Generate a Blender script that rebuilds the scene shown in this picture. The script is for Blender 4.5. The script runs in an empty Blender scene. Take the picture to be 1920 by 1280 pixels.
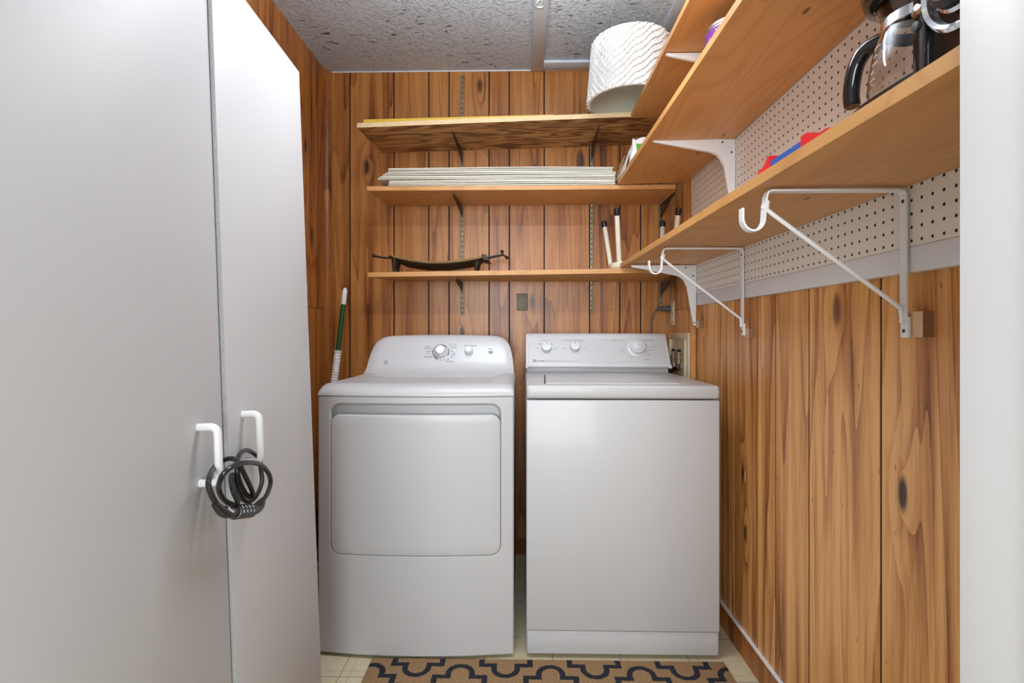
import bpy, bmesh, math, random
from mathutils import Vector, Matrix
random.seed(7)
S = bpy.context.scene
COL = S.collection
PI = math.pi

# ------------------------------------------------------------------ camera, world, lights, exposure
cd = bpy.data.cameras.new('camera'); cam = bpy.data.objects.new('camera', cd); COL.objects.link(cam)
cd.sensor_width = 36.0; cd.sensor_fit = 'HORIZONTAL'; cd.lens = 978.0/1920*36
cd.shift_y = -17.0/1920; cd.clip_start = 0.02
cam.location = (0, 0, 1.10); cam.rotation_euler = (PI/2, 0, math.atan(19/978))
S.camera = cam
W = bpy.data.worlds.new('world'); S.world = W; W.use_nodes = True
W.node_tree.nodes['Background'].inputs[0].default_value = (0.95, 0.97, 1.0, 1)
W.node_tree.nodes['Background'].inputs[1].default_value = 0.55
S.view_settings.view_transform = 'Standard'; S.view_settings.look = 'None'
S.view_settings.exposure = 0.0; S.view_settings.gamma = 1.0; S.view_settings.use_curve_mapping = False
def area(name, loc, target, sx, sy, power, col=(1, 1, 1)):
    l = bpy.data.lights.new(name, 'AREA'); l.shape = 'RECTANGLE'; l.size = sx; l.size_y = sy
    l.energy = power; l.color = col
    o = bpy.data.objects.new(name, l); COL.objects.link(o); o.location = loc
    o.rotation_euler = (Vector(target)-Vector(loc)).to_track_quat('-Z', 'Y').to_euler()
    return o
area('hall_light', (-0.35, -2.0, 1.40), (0.10, 2.0, 1.35), 1.6, 1.6, 94, (0.915, 0.96, 1.0))
area('lamp_light_down', (0.0, 1.36, 2.085), (0.0, 1.36, 0.0), 0.86, 0.05, 7.5, (0.97, 0.985, 1.0))
area('lamp_light_up', (0.0, 1.36, 2.150), (0.0, 1.36, 3.0), 0.86, 0.05, 24, (0.89, 0.945, 1.0))

# ------------------------------------------------------------------ node helpers
class G:
    def __init__(s, name, rough=0.5, metal=0.0, spec=0.5):
        s.m = bpy.data.materials.new(name); s.m.use_nodes = True
        s.nt = s.m.node_tree; s.b = s.nt.nodes['Principled BSDF']
        s.b.inputs['Roughness'].default_value = rough; s.b.inputs['Metallic'].default_value = metal
        s.b.inputs['Specular IOR Level'].default_value = spec
        s._o = None
    def n(s, t): return s.nt.nodes.new(t)
    def put(s, sock, v):
        if isinstance(v, bpy.types.NodeSocket): s.nt.links.new(v, sock)
        else:
            if hasattr(sock, 'default_value') and hasattr(sock.default_value, '__len__') and len(sock.default_value) == 4 and len(v) == 3: v = (*v, 1)
            sock.default_value = v
    def xyz(s):
        if s._o is None:
            t = s.n('ShaderNodeTexCoord'); x = s.n('ShaderNodeSeparateXYZ')
            s.nt.links.new(t.outputs['Object'], x.inputs[0]); s._o = x.outputs
        return s._o
    def M(s, op, a, b=0.0, c=0.0):
        k = s.n('ShaderNodeMath'); k.operation = op
        for i, v in enumerate((a, b, c)): s.put(k.inputs[i], v)
        return k.outputs[0]
    def V(s, x, y, z):
        k = s.n('ShaderNodeCombineXYZ')
        for i, v in enumerate((x, y, z)): s.put(k.inputs[i], v)
        return k.outputs[0]
    def noise(s, vec, scale=1.0, detail=2.0, rough=0.5, dist=0.0):
        k = s.n('ShaderNodeTexNoise'); s.put(k.inputs['Vector'], vec)
        for a, v in (('Scale', scale), ('Detail', detail), ('Roughness', rough), ('Distortion', dist)): k.inputs[a].default_value = v
        return k.outputs[0]
    def vor(s, vec, scale=1.0):
        k = s.n('ShaderNodeTexVoronoi'); s.put(k.inputs['Vector'], vec); k.inputs['Scale'].default_value = scale
        return k.outputs['Distance']
    def ramp(s, fac, stops):
        k = s.n('ShaderNodeValToRGB'); s.put(k.inputs[0], fac); e = k.color_ramp.elements
        while len(e) < len(stops): e.new(0.5)
        for q, (p, c) in zip(e, stops): q.position = p; q.color = (*c, 1) if len(c) == 3 else c
        return k.outputs[0]
    def mix(s, fac, a, b, mode='MIX'):
        k = s.n('ShaderNodeMix'); k.data_type = 'RGBA'; k.blend_type = mode
        s.put(k.inputs[0], fac); s.put(k.inputs[6], a); s.put(k.inputs[7], b)
        return k.outputs[2]
    def step(s, v, lo, hi):
        k = s.n('ShaderNodeMapRange'); k.interpolation_type = 'SMOOTHSTEP'
        for i, x in enumerate((v, lo, hi, 0.0, 1.0)): s.put(k.inputs[i], x)
        return k.outputs[0]
    def attr(s, name):
        k = s.n('ShaderNodeAttribute'); k.attribute_name = name; return k.outputs['Fac']
    def bump(s, h, strength=0.3, dist=0.002):
        k = s.n('ShaderNodeBump'); k.inputs['Strength'].default_value = strength; k.inputs['Distance'].default_value = dist
        s.put(k.inputs['Height'], h); s.nt.links.new(k.outputs[0], s.b.inputs['Normal'])
    def col(s, v): s.put(s.b.inputs['Base Color'], v); return s.m

def plain(name, c, rough=0.5, metal=0.0, coat=0.0, var=0.04, scale=12.0):
    g = G(name, rough, metal)
    x, y, z = g.xyz()
    f = g.noise(g.V(x, y, z), scale, 3.0)
    g.col(g.mix(f, tuple(k*(1-var) for k in c), tuple(min(1, k*(1+var)) for k in c)))
    g.b.inputs['Coat Weight'].default_value = coat; g.b.inputs['Coat Roughness'].default_value = 0.08
    return g.m

def panel_mat(name, axis, knots, tint=(1.0, 1.0, 1.0)):
    g = G(name, 0.36)
    x, y, z = g.xyz(); u = x if axis == 'x' else y
    p = g.attr('plank')
    po = g.M('MULTIPLY', p, 37.0)
    base = g.noise(g.V(g.M('ADD', g.M('MULTIPLY', u, 6.5), po), g.M('ADD', g.M('MULTIPLY', z, 0.42), po), po), 1.0, 2.0, 0.45, 0.35)
    core = None; soft = None
    for (ku, kz, r) in knots:
        du = g.M('DIVIDE', g.M('SUBTRACT', u, ku), r)
        dz = g.M('DIVIDE', g.M('SUBTRACT', z, kz), r*2.6)
        d2 = g.M('ADD', g.M('MULTIPLY', du, du), g.M('MULTIPLY', dz, dz))
        e = g.M('POWER', 2.718, g.M('MULTIPLY', d2, -0.22))
        base = g.M('ADD', base, g.M('MULTIPLY', e, 0.15))
        c = g.M('POWER', 2.718, g.M('MULTIPLY', d2, -1.5))
        core = c if core is None else g.M('MAXIMUM', core, c)
    saw = g.M('FRACT', g.M('MULTIPLY', base, 9.0))
    rings = g.M('SUBTRACT', 1.0, g.M('POWER', saw, 2.2))
    broad = g.noise(g.V(g.M('ADD', g.M('MULTIPLY', u, 23.0), po), g.M('ADD', g.M('MULTIPLY', z, 0.9), g.M('MULTIPLY', base, 2.5)), po), 1.0, 3.0, 0.55, 0.25)
    fine = g.noise(g.V(g.M('MULTIPLY', u, 420.0), g.M('MULTIPLY', z, 11.0), po), 1.0, 2.0, 0.6)
    t = g.M('ADD', g.M('MULTIPLY', broad, 0.95), g.M('ADD', g.M('MULTIPLY', rings, 0.25), g.M('MULTIPLY', fine, 0.40)))
    t = g.M('ADD', t, g.M('MULTIPLY', g.M('SUBTRACT', p, 0.5), 0.20))
    med = g.noise(g.V(g.M('ADD', g.M('MULTIPLY', u, 95.0), g.M('MULTIPLY', base, 30.0)), g.M('MULTIPLY', z, 1.6), po), 1.0, 2.0, 0.6)
    t = g.M('ADD', t, g.M('MULTIPLY', med, 0.30))
    t = g.M('SUBTRACT', t, 0.49)
    c = g.ramp(t, [(0.14, (0.110, 0.040, 0.012)), (0.29, (0.30, 0.125, 0.036)), (0.45, (0.47, 0.235, 0.078)), (0.68, (0.66, 0.395, 0.155))])
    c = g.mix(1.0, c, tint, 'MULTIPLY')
    if core is not None:
        kn = g.M('MULTIPLY', g.step(g.M('ADD', core, g.M('MULTIPLY', med, 0.5)), 0.45, 1.1), g.M('ADD', 0.50, g.M('MULTIPLY', rings, 0.5)))
        c = g.mix(kn, c, (0.045, 0.018, 0.007))
    # tiny scattered dark pores and pale nicks
    v = g.vor(g.V(g.M('MULTIPLY', u, 26.0), g.M('MULTIPLY', z, 7.5), po), 1.0)
    c = g.mix(g.M('MULTIPLY', g.step(v, 0.075, 0.03), 0.55), c, (0.03, 0.012, 0.005))
    g.bump(g.M('ADD', fine, broad), 0.10, 0.001)
    return g.col(c)

def pine_mat(name, axis, dark=1.0):
    g = G(name, 0.42)
    x, y, z = g.xyz(); l, a = (x, y) if axis == 'x' else (y, x)
    f = g.noise(g.V(g.M('MULTIPLY', l, 0.9), g.M('MULTIPLY', a, 7.5), g.M('MULTIPLY', z, 5.0)), 1.0, 1.5, 0.4, 0.3)
    v = g.vor(g.V(g.M('MULTIPLY', l, 5.5), g.M('MULTIPLY', a, 12.0), 0.0), 1.0)
    f2 = g.M('ADD', f, g.M('MULTIPLY', g.step(v, 0.30, 0.0), 0.10))
    rings = g.M('ADD', 0.5, g.M('MULTIPLY', g.M('SINE', g.M('MULTIPLY', f2, 75.0)), 0.5))
    rings = g.M('POWER', rings, 4.0)
    fine = g.noise(g.V(g.M('MULTIPLY', l, 6.0), g.M('MULTIPLY', a, 160.0), g.M('MULTIPLY', z, 160.0)), 1.0, 2.0)
    blot = g.noise(g.V(g.M('MULTIPLY', l, 3.0), g.M('MULTIPLY', a, 6.0), z), 1.0, 2.0)
    d = dark
    c = g.mix(blot, (0.60*d, 0.295*d, 0.092*d), (0.69*d, 0.365*d, 0.130*d))
    c = g.mix(g.M('MULTIPLY', rings, 0.34), c, (0.42*d, 0.180*d, 0.050*d))
    c = g.mix(g.M('MULTIPLY', fine, 0.22), c, (0.48*d, 0.20*d, 0.055*d))
    c = g.mix(g.M('MULTIPLY', g.step(v, 0.10, 0.045), 0.85), c, (0.12, 0.038, 0.012))
    g.bump(fine, 0.06, 0.0006)
    return g.col(c)

def ply_mat():
    g = G('fir_plywood', 0.5)
    x, y, z = g.xyz()
    f = g.noise(g.V(g.M('MULTIPLY', x, 2.3), g.M('MULTIPLY', y, 13.0), g.M('MULTIPLY', z, 3.0)), 1.0, 2.5, 0.5, 0.7)
    rings = g.M('ADD', 0.5, g.M('MULTIPLY', g.M('SINE', g.M('MULTIPLY', f, 44.0)), 0.5))
    fine = g.noise(g.V(g.M('MULTIPLY', x, 9.0), g.M('MULTIPLY', y, 260.0), z), 1.0, 2.0)
    t = g.M('ADD', g.M('MULTIPLY', rings, 0.75), g.M('MULTIPLY', fine, 0.3))
    return g.col(g.ramp(t, [(0.12, (0.16, 0.062, 0.018)), (0.40, (0.36, 0.165, 0.052)), (0.85, (0.60, 0.34, 0.13))]))

M_ = {}
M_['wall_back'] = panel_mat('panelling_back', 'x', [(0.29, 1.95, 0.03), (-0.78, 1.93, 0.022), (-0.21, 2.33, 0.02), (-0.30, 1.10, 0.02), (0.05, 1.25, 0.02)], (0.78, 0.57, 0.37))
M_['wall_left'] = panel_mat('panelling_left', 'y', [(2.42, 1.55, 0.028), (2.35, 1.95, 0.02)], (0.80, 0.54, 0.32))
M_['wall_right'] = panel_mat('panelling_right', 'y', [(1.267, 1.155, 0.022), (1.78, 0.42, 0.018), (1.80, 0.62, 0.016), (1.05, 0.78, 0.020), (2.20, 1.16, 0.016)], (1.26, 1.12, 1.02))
M_['groove'] = plain('dark_groove', (0.012, 0.010, 0.009), 0.8)
M_['pine_y'] = pine_mat('honey_pine_side', 'y'); M_['pine_x'] = pine_mat('honey_pine_back', 'x')
M_['ply'] = ply_mat()
M_['ply_edge'] = plain('plywood_edge', (0.80, 0.60, 0.34), 0.6, var=0.15, scale=40)
M_['white_paint'] = plain('white_gloss_paint', (0.78, 0.80, 0.83), 0.45)
M_['bracket_white'] = plain('white_enamel', (0.84, 0.85, 0.87), 0.32)
M_['jamb'] = plain('door_jamb_paint', (0.86, 0.86, 0.86), 0.4, var=0.01)
M_['appliance'] = plain('appliance_enamel', (0.515, 0.517, 0.522), 0.38, coat=0.12, var=0.01, scale=3)
M_['appliance_plastic'] = plain('appliance_plastic', (0.60, 0.605, 0.615), 0.25, coat=0.2, var=0.01)
M_['cabinet'] = plain('cabinet_laminate', (0.585, 0.59, 0.60), 0.5, var=0.012, scale=5)
M_['particle'] = plain('particle_board_edge', (0.42, 0.42, 0.43), 0.8, var=0.35, scale=260)
M_['plastic_white'] = plain('white_plastic', (0.86, 0.86, 0.86), 0.3)
M_['black'] = plain('black_rubber', (0.016, 0.016, 0.017), 0.32)
M_['black_gloss'] = plain('black_gloss_plastic', (0.012, 0.012, 0.013), 0.12, coat=0.4)
M_['dark_metal'] = plain('dark_bronze_metal', (0.075, 0.058, 0.042), 0.42, 0.7, var=0.3, scale=60)
M_['std_metal'] = plain('worn_brown_metal', (0.30, 0.23, 0.15), 0.5, 0.3, var=0.35, scale=70)
def slot_mat():
    g = G('slotted_worn_metal', 0.5, 0.3); x, y, z = g.xyz()
    f = g.noise(g.V(g.M('MULTIPLY', x, 2.0), y, g.M('MULTIPLY', z, 0.5)), 60.0, 3.0)
    c = g.mix(f, (0.16, 0.115, 0.07), (0.50, 0.41, 0.29))
    a = g.M('LESS_THAN', g.M('ABSOLUTE', x), 0.0021)
    b_ = g.M('LESS_THAN', g.M('MODULO', z, 0.0255), 0.0135)
    e = g.M('GREATER_THAN', g.M('ABSOLUTE', x), 0.0066)
    m = g.M('MAXIMUM', g.M('MULTIPLY', a, b_), e)
    return g.col(g.mix(m, c, (0.012, 0.010, 0.008)))
M_['slotted'] = slot_mat()
M_['chrome'] = plain('chrome', (0.82, 0.82, 0.83), 0.12, 1.0)
M_['steel'] = plain('brushed_steel', (0.62, 0.60, 0.57), 0.28, 1.0)
M_['bronze'] = plain('antique_bronze', (0.30, 0.20, 0.075), 0.36, 0.6, var=0.45, scale=25)
M_['bronze_dark'] = plain('dark_bronze_and_shade', (0.035, 0.028, 0.020), 0.5, 0.4, var=0.3)
M_['grey_text'] = plain('grey_print', (0.30, 0.30, 0.31), 0.5)
M_['dark_text'] = plain('dark_print', (0.05, 0.05, 0.055), 0.5)
M_['white_text'] = plain('white_print', (0.9, 0.9, 0.9), 0.5)
M_['cream'] = plain('cream_plastic', (0.70, 0.62, 0.42), 0.4, var=0.06)
M_['ivory'] = plain('ivory_paint', (0.80, 0.76, 0.62), 0.45, var=0.08, scale=30)
M_['green'] = plain('green_coated_pole', (0.004, 0.085, 0.022), 0.35)
M_['yellow'] = plain('yellow_plastic', (0.78, 0.52, 0.05), 0.4)
M_['red'] = plain('red_plastic', (0.72, 0.012, 0.02), 0.4)
M_['blue'] = plain('blue_plastic', (0.02, 0.10, 0.42), 0.4)
M_['purple'] = plain('purple_print', (0.16, 0.03, 0.24), 0.4)
M_['cardboard'] = plain('tan_cardboard', (0.50, 0.33, 0.17), 0.8)
M_['paper'] = plain('white_paper', (0.84, 0.84, 0.82), 0.6)
M_['grey_blank'] = plain('speckled_grey_metal', (0.18, 0.15, 0.12), 0.55, 0.4, var=0.5, scale=260)
M_['grey_plug'] = plain('grey_rubber', (0.10, 0.105, 0.11), 0.5)
M_['raw_wood'] = plain('raw_wood_block', (0.74, 0.48, 0.30), 0.7, var=0.2, scale=80)
M_['endgrain'] = plain('sawn_end_grain', (0.30, 0.16, 0.09), 0.8, var=0.3, scale=200)
M_['shade_in'] = plain('cream_lining', (0.80, 0.76, 0.62), 0.7)
M_['bag_green'] = plain('green_print', (0.12, 0.40, 0.05), 0.4)

def stack_mat():
    g = G('white_faced_panel', 0.45); x, y, z = g.xyz()
    f = g.noise(g.V(g.M('MULTIPLY', x, 3.0), y, g.M('MULTIPLY', z, 40.0)), 1.0, 2.0)
    return g.col(g.mix(f, (0.74, 0.70, 0.58), (0.84, 0.82, 0.74)))
M_['stack'] = stack_mat()

def ceiling_mat():
    g = G('grey_ceiling_paint', 0.55); x, y, z = g.xyz()
    f = g.noise(g.V(g.M('MULTIPLY', x, 17.0), g.M('MULTIPLY', y, 62.0), 3.0), 1.0, 2.0, 0.5)
    where = g.noise(g.V(x, y, 5.0), 4.5, 2.0)
    m = g.M('MULTIPLY', g.step(f, 0.640, 0.660), g.step(where, 0.44, 0.54))
    st = g.noise(g.V(x, y, z), 150.0, 3.0, 0.6)
    lump = g.noise(g.V(x, y, z), 75.0, 3.0, 0.6)
    big = g.noise(g.V(x, y, z), 3.0, 2.0)
    c = g.mix(big, (0.58, 0.64, 0.715), (0.66, 0.715, 0.785))
    c = g.mix(m, c, (0.09, 0.095, 0.105))
    g.bump(g.M('ADD', g.step(lump, 0.48, 0.68), g.M('MULTIPLY', st, 0.6)), 0.9, 0.005)
    return g.col(c)
M_['ceiling'] = ceiling_mat()
M_['ceiling_trim'] = plain('grey_trim_paint', (0.66, 0.72, 0.79), 0.5, var=0.06, scale=60)

def peg_mat():
    g = G('perforated_hardboard', 0.5); x, y, z = g.xyz()
    p = 0.0254
    a = g.M('SUBTRACT', g.M('MODULO', g.M('ADD', y, 0.004), p), p/2)
    b = g.M('SUBTRACT', g.M('MODULO', g.M('ADD', z, 0.010), p), p/2)
    d = g.M('SQRT', g.M('ADD', g.M('MULTIPLY', a, a), g.M('MULTIPLY', b, b)))
    h = g.step(d, 0.0034, 0.0028)
    f = g.noise(g.V(g.M('MULTIPLY', y, 2.0), g.M('MULTIPLY', z, 3.0), 0.0), 2.0, 3.0)
    c = g.mix(f, (0.82, 0.77, 0.71), (0.88, 0.855, 0.82))
    g.bump(g.M('SUBTRACT', 1.0, h), 0.6, 0.003)
    return g.col(g.mix(h, c, (0.02, 0.016, 0.013)))
M_['peg'] = peg_mat()

def floor_mat():
    g = G('cream_vinyl_tile', 0.35); x, y, z = g.xyz()
    p = 0.229
    def line(v, off, per, w):
        q = g.M('ABSOLUTE', g.M('SUBTRACT', g.M('MODULO', g.M('ADD', v, off), per), per/2))
        return g.step(q, w, w*0.5)
    l = g.M('MAXIMUM', line(x, 5.05, p, 0.0022), line(y, 5.10, p, 0.0022))
    l2 = g.M('MAXIMUM', line(x, 5.02, p, 0.0016), line(y, 5.07, p, 0.0016))
    f = g.noise(g.V(x, y, 0.0), 26.0, 4.0, 0.65)
    big = g.noise(g.V(x, y, 2.0), 5.0, 2.0)
    c = g.mix(f, (0.55, 0.47, 0.29), (0.72, 0.65, 0.46))
    c = g.mix(g.M('MULTIPLY', g.step(big, 0.6, 0.75), 0.3), c, (0.36, 0.28, 0.15))
    c = g.mix(g.M('MULTIPLY', g.M('MAXIMUM', l, g.M('MULTIPLY', l2, 0.6)), 0.75), c, (0.20, 0.15, 0.08))
    return g.col(c)
M_['floor'] = floor_mat()

def rug_mat():
    g = G('coir_trellis', 0.95); x, y, z = g.xyz()
    P = 0.289; Q = 0.424
    def quatrefoil(cx, cy):
        a = g.M('ABSOLUTE', g.M('SUBTRACT', g.M('MODULO', g.M('ADD', g.M('SUBTRACT', x, cx), P*20.5), P), P/2))
        c = g.M('ABSOLUTE', g.M('SUBTRACT', g.M('MODULO', g.M('ADD', g.M('SUBTRACT', y, cy), Q*20.5), Q), Q/2))
        box = g.M('SUBTRACT', g.M('MAXIMUM', a, c), 0.088)
        def circ(u, v):
            e = g.M('MAXIMUM', g.M('SUBTRACT', v, 0.095), 0.0)
            return g.M('SUBTRACT', g.M('SQRT', g.M('ADD', g.M('MULTIPLY', u, u), g.M('MULTIPLY', e, e))), 0.047)
        return g.M('MINIMUM', box, g.M('MINIMUM', circ(a, c), circ(c, a)))
    d = g.M('MINIMUM', quatrefoil(-0.198, 1.570), quatrefoil(-0.0535, 1.787))
    n = g.noise(g.V(x, y, 0.0), 120.0, 2.0)
    d = g.M('ADD', d, g.M('MULTIPLY', g.M('SUBTRACT', n, 0.5), 0.008))
    ln = g.step(g.M('ABSOLUTE', g.M('ADD', d, 0.009)), 0.0105, 0.0080)
    wv = g.noise(g.V(g.M('MULTIPLY', x, 1.0), g.M('MULTIPLY', y, 1.6), 0.0), 210.0, 3.0, 0.7)
    tan = g.ramp(wv, [(0.30, (0.15, 0.075, 0.028)), (0.50, (0.40, 0.235, 0.105)), (0.72, (0.62, 0.42, 0.23))])
    nav = g.ramp(wv, [(0.30, (0.004, 0.005, 0.009)), (0.75, (0.022, 0.028, 0.048))])
    g.bump(wv, 0.9, 0.006)
    return g.col(g.mix(ln, tan, nav))
M_['rug'] = rug_mat()

def glass_mat():
    g = G('clear_glass', 0.02)
    g.b.inputs['Transmission Weight'].default_value = 1.0; g.b.inputs['IOR'].default_value = 1.45
    return g.col((0.86, 0.83, 0.80))
M_['glass'] = glass_mat()
def emit_mat(name, c, s):
    g = G(name, 0.5); g.put(g.b.inputs['Emission Color'], c); g.b.inputs['Emission Strength'].default_value = s
    return g.col(c)
M_['diffuser'] = emit_mat('lit_diffuser', (0.97, 0.985, 1.0), 7.0)

# ------------------------------------------------------------------ mesh helpers
OFF = {}
class MB:
    def __init__(s): s.bm = bmesh.new(); s.pl = s.bm.faces.layers.float.new('plank'); s.mi = 0
    def face(s, vs, mi=None):
        try:
            f = s.bm.faces.new(vs); f.material_index = s.mi if mi is None else mi; return f
        except ValueError: return None
    def hexa(s, c, bev=0.0, seg=2, fm=None):
        # c: 8 corners, bottom 4 ccw then top 4
        v = [s.bm.verts.new(p) for p in c]
        q = [(3, 2, 1, 0), (4, 5, 6, 7), (0, 1, 5, 4), (1, 2, 6, 5), (2, 3, 7, 6), (3, 0, 4, 7)]
        fs = [s.face([v[i] for i in k]) for k in q]
        if fm:
            for i, m in fm.items(): fs[i].material_index = m
        if bev > 0:
            es = list({e for f in fs for e in f.edges})
            bmesh.ops.bevel(s.bm, geom=es, offset=bev, segments=seg, profile=0.5, affect='EDGES')
        return fs
    def box(s, x0, x1, y0, y1, z0, z1, bev=0.0, seg=2, fm=None):
        return s.hexa([(x0, y0, z0), (x1, y0, z0), (x1, y1, z0), (x0, y1, z0), (x0, y0, z1), (x1, y0, z1), (x1, y1, z1), (x0, y1, z1)], bev, seg, fm)
    def prism(s, poly, fn, a, b, bev=0.0):
        # poly 2-D outline, fn(p, q, t) -> xyz
        A = [s.bm.verts.new(fn(p, q, a)) for p, q in poly]; B = [s.bm.verts.new(fn(p, q, b)) for p, q in poly]
        n = len(poly); fs = [s.face(A[::-1]), s.face(B)]
        for i in range(n): fs.append(s.face([A[i], A[(i+1) % n], B[(i+1) % n], B[i]]))
        if bev > 0:
            es = list({e for f in fs[:2] if f for e in f.edges})
            bmesh.ops.bevel(s.bm, geom=es, offset=bev, segments=2, profile=0.5, affect='EDGES')
    def rings(s, R, closed=False, cap=True, wrap=True):
        V = [[s.bm.verts.new(p) for p in r] for r in R]; n = len(V[0]); m = len(V)
        for i in range(m if closed else m-1):
            a, b = V[i], V[(i+1) % m]
            for j in range(n if wrap else n-1): s.face([a[j], a[(j+1) % n], b[(j+1) % n], b[j]])
        if cap and not closed and wrap: s.face(V[0][::-1]); s.face(V[-1])
    def tube(s, pts, r, seg=10, closed=False, cap=True, flat=None):
        P = [Vector(p) for p in pts]; n = len(P); R = []; up = None
        rr = r if hasattr(r, '__len__') else [r]*n
        for i in range(n):
            if closed: t = P[(i+1) % n]-P[i-1]
            else: t = P[min(i+1, n-1)]-P[max(i-1, 0)]
            t.normalize()
            if up is None:
                up = Vector((0, 0, 1)) if abs(t.z) < 0.9 else Vector((0, 1, 0))
            x = t.cross(up)
            if x.length < 1e-5: x = t.orthogonal()
            x.normalize(); up = x.cross(t).normalized()
            R.append([P[i]+rr[i]*(math.cos(2*PI*k/seg)*x+math.sin(2*PI*k/seg)*up) for k in range(seg)])
        s.rings(R, closed, cap)
    def cyl(s, p0, p1, r0, r1=None, seg=24): s.tube([p0, p1], [r0, r0 if r1 is None else r1], seg)
    def lathe(s, prof, c, axis=(0, 0, 1), seg=40, cap=True):
        ax = Vector(axis).normalized(); x = ax.orthogonal().normalized(); y = ax.cross(x); c = Vector(c)
        s.rings([[c+ax*h+r*(math.cos(2*PI*k/seg)*x+math.sin(2*PI*k/seg)*y) for k in range(seg)] for r, h in prof], False, cap)
    def strap(s, pts, wv, th):
        # flat strip following pts; wv = width vector, th = thickness (in the plane of the path)
        P = [Vector(p) for p in pts]; w = Vector(wv)*0.5; R = []
        for i in range(len(P)):
            t = (P[min(i+1, len(P)-1)]-P[max(i-1, 0)]).normalized(); nrm = t.cross(w).normalized()*th*0.5
            R.append([P[i]-w-nrm, P[i]+w-nrm, P[i]+w+nrm, P[i]-w+nrm])
        s.rings(R)
    def sphere(s, c, r, seg=16):
        bmesh.ops.create_uvsphere(s.bm, u_segments=seg, v_segments=seg//2+2, radius=r, matrix=Matrix.Translation(c))
    def build(s, name, mats, parent=None, origin=None, ang=35, local=False):
        if not isinstance(mats, (list, tuple)): mats = [mats]
        off = Vector((0, 0, 0))
        if parent is not None and not local: off = OFF.get(parent.name, Vector((0, 0, 0)))
        elif origin is not None: off = Vector(origin)
        for v in s.bm.verts: v.co -= off
        bmesh.ops.recalc_face_normals(s.bm, faces=s.bm.faces[:])
        me = bpy.data.meshes.new(name); s.bm.to_mesh(me); s.bm.free()
        for m in mats: me.materials.append(M_[m] if isinstance(m, str) else m)
        me.polygons.foreach_set('use_smooth', [True]*len(me.polygons))
        me.set_sharp_from_angle(angle=math.radians(ang)); me.update()
        o = bpy.data.objects.new(name, me); COL.objects.link(o)
        if parent is not None: o.parent = parent; OFF[o.name] = OFF.get(parent.name, Vector((0, 0, 0)))
        else: o.location = off; OFF[o.name] = off
        return o

def tag(o, label, cat, group=None):
    o['label'] = label; o['category'] = cat
    if group: o['group'] = group
    return o
def struct(o): o['kind'] = 'structure'; return o
def thing(name, loc, label, cat, group=None):
    o = bpy.data.objects.new(name, None); COL.objects.link(o); o.location = loc; OFF[o.name] = Vector(loc)
    o.empty_display_size = 0.05
    return tag(o, label, cat, group)
def smooth_path(pts, k=6, closed=False):
    P = [Vector(p) for p in pts]; n = len(P); out = []
    for i in range(n if closed else n-1):
        if closed: a, b, c, d = P[i-1], P[i], P[(i+1) % n], P[(i+2) % n]
        else: a, b, c, d = P[max(i-1, 0)], P[i], P[i+1], P[min(i+2, n-1)]
        for j in range(k):
            t = j/k
            out.append(0.5*((2*b)+(c-a)*t+(2*a-5*b+4*c-d)*t*t+(3*b-a-3*c+d)*t**3))
    if not closed: out.append(P[-1])
    return out
def text(name, body, size, origin, xdir, ydir, mat, parent, depth=0.0003, align='CENTER', local=False, shear=0.0):
    cu = bpy.data.curves.new(name, 'FONT'); cu.body = body; cu.size = size; cu.extrude = depth; cu.align_x = align; cu.align_y = 'CENTER'
    cu.shear = shear; cu.resolution_u = 3
    tmp = bpy.data.objects.new(name+'_tmp', cu); COL.objects.link(tmp)
    me = bpy.data.meshes.new_from_object(tmp.evaluated_get(bpy.context.evaluated_depsgraph_get()))
    bpy.data.objects.remove(tmp); bpy.data.curves.remove(cu)
    X = Vector(xdir).normalized(); Yv = Vector(ydir).normalized(); Zv = X.cross(Yv)
    m = Matrix((X, Yv, Zv)).transposed().to_4x4()
    off = Vector((0, 0, 0)) if local else OFF.get(parent.name, Vector((0, 0, 0)))
    m.translation = Vector(origin)-off
    me.transform(m); me.materials.clear(); me.materials.append(M_[mat])
    o = bpy.data.objects.new(name, me); COL.objects.link(o); o.parent = parent; OFF[o.name] = OFF.get(parent.name, Vector((0, 0, 0)))
    return o
def rrect(x0, x1, z0, z1, r, k=6):
    out = []
    for cx, cz, a0 in ((x1-r, z1-r, 0), (x0+r, z1-r, PI/2), (x0+r, z0+r, PI), (x1-r, z0+r, 3*PI/2)):
        for i in range(k+1):
            a = a0+PI/2*i/k; out.append((cx+r*math.cos(a), cz+r*math.sin(a)))
    return out

# ------------------------------------------------------------------ the setting
XL, XR, YB, YF, ZC = -0.983, 0.755, 2.60, 0.52, 2.407
b = MB(); b.box(-2.2, 2.2, -2.0, YB+0.1, -0.05, 0.0); struct(b.build('floor', 'floor'))
b = MB(); b.box(XL-0.1, XR+0.1, YF-0.12, YB+0.1, ZC, ZC+0.05); struct(b.build('ceiling', 'ceiling'))

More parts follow.
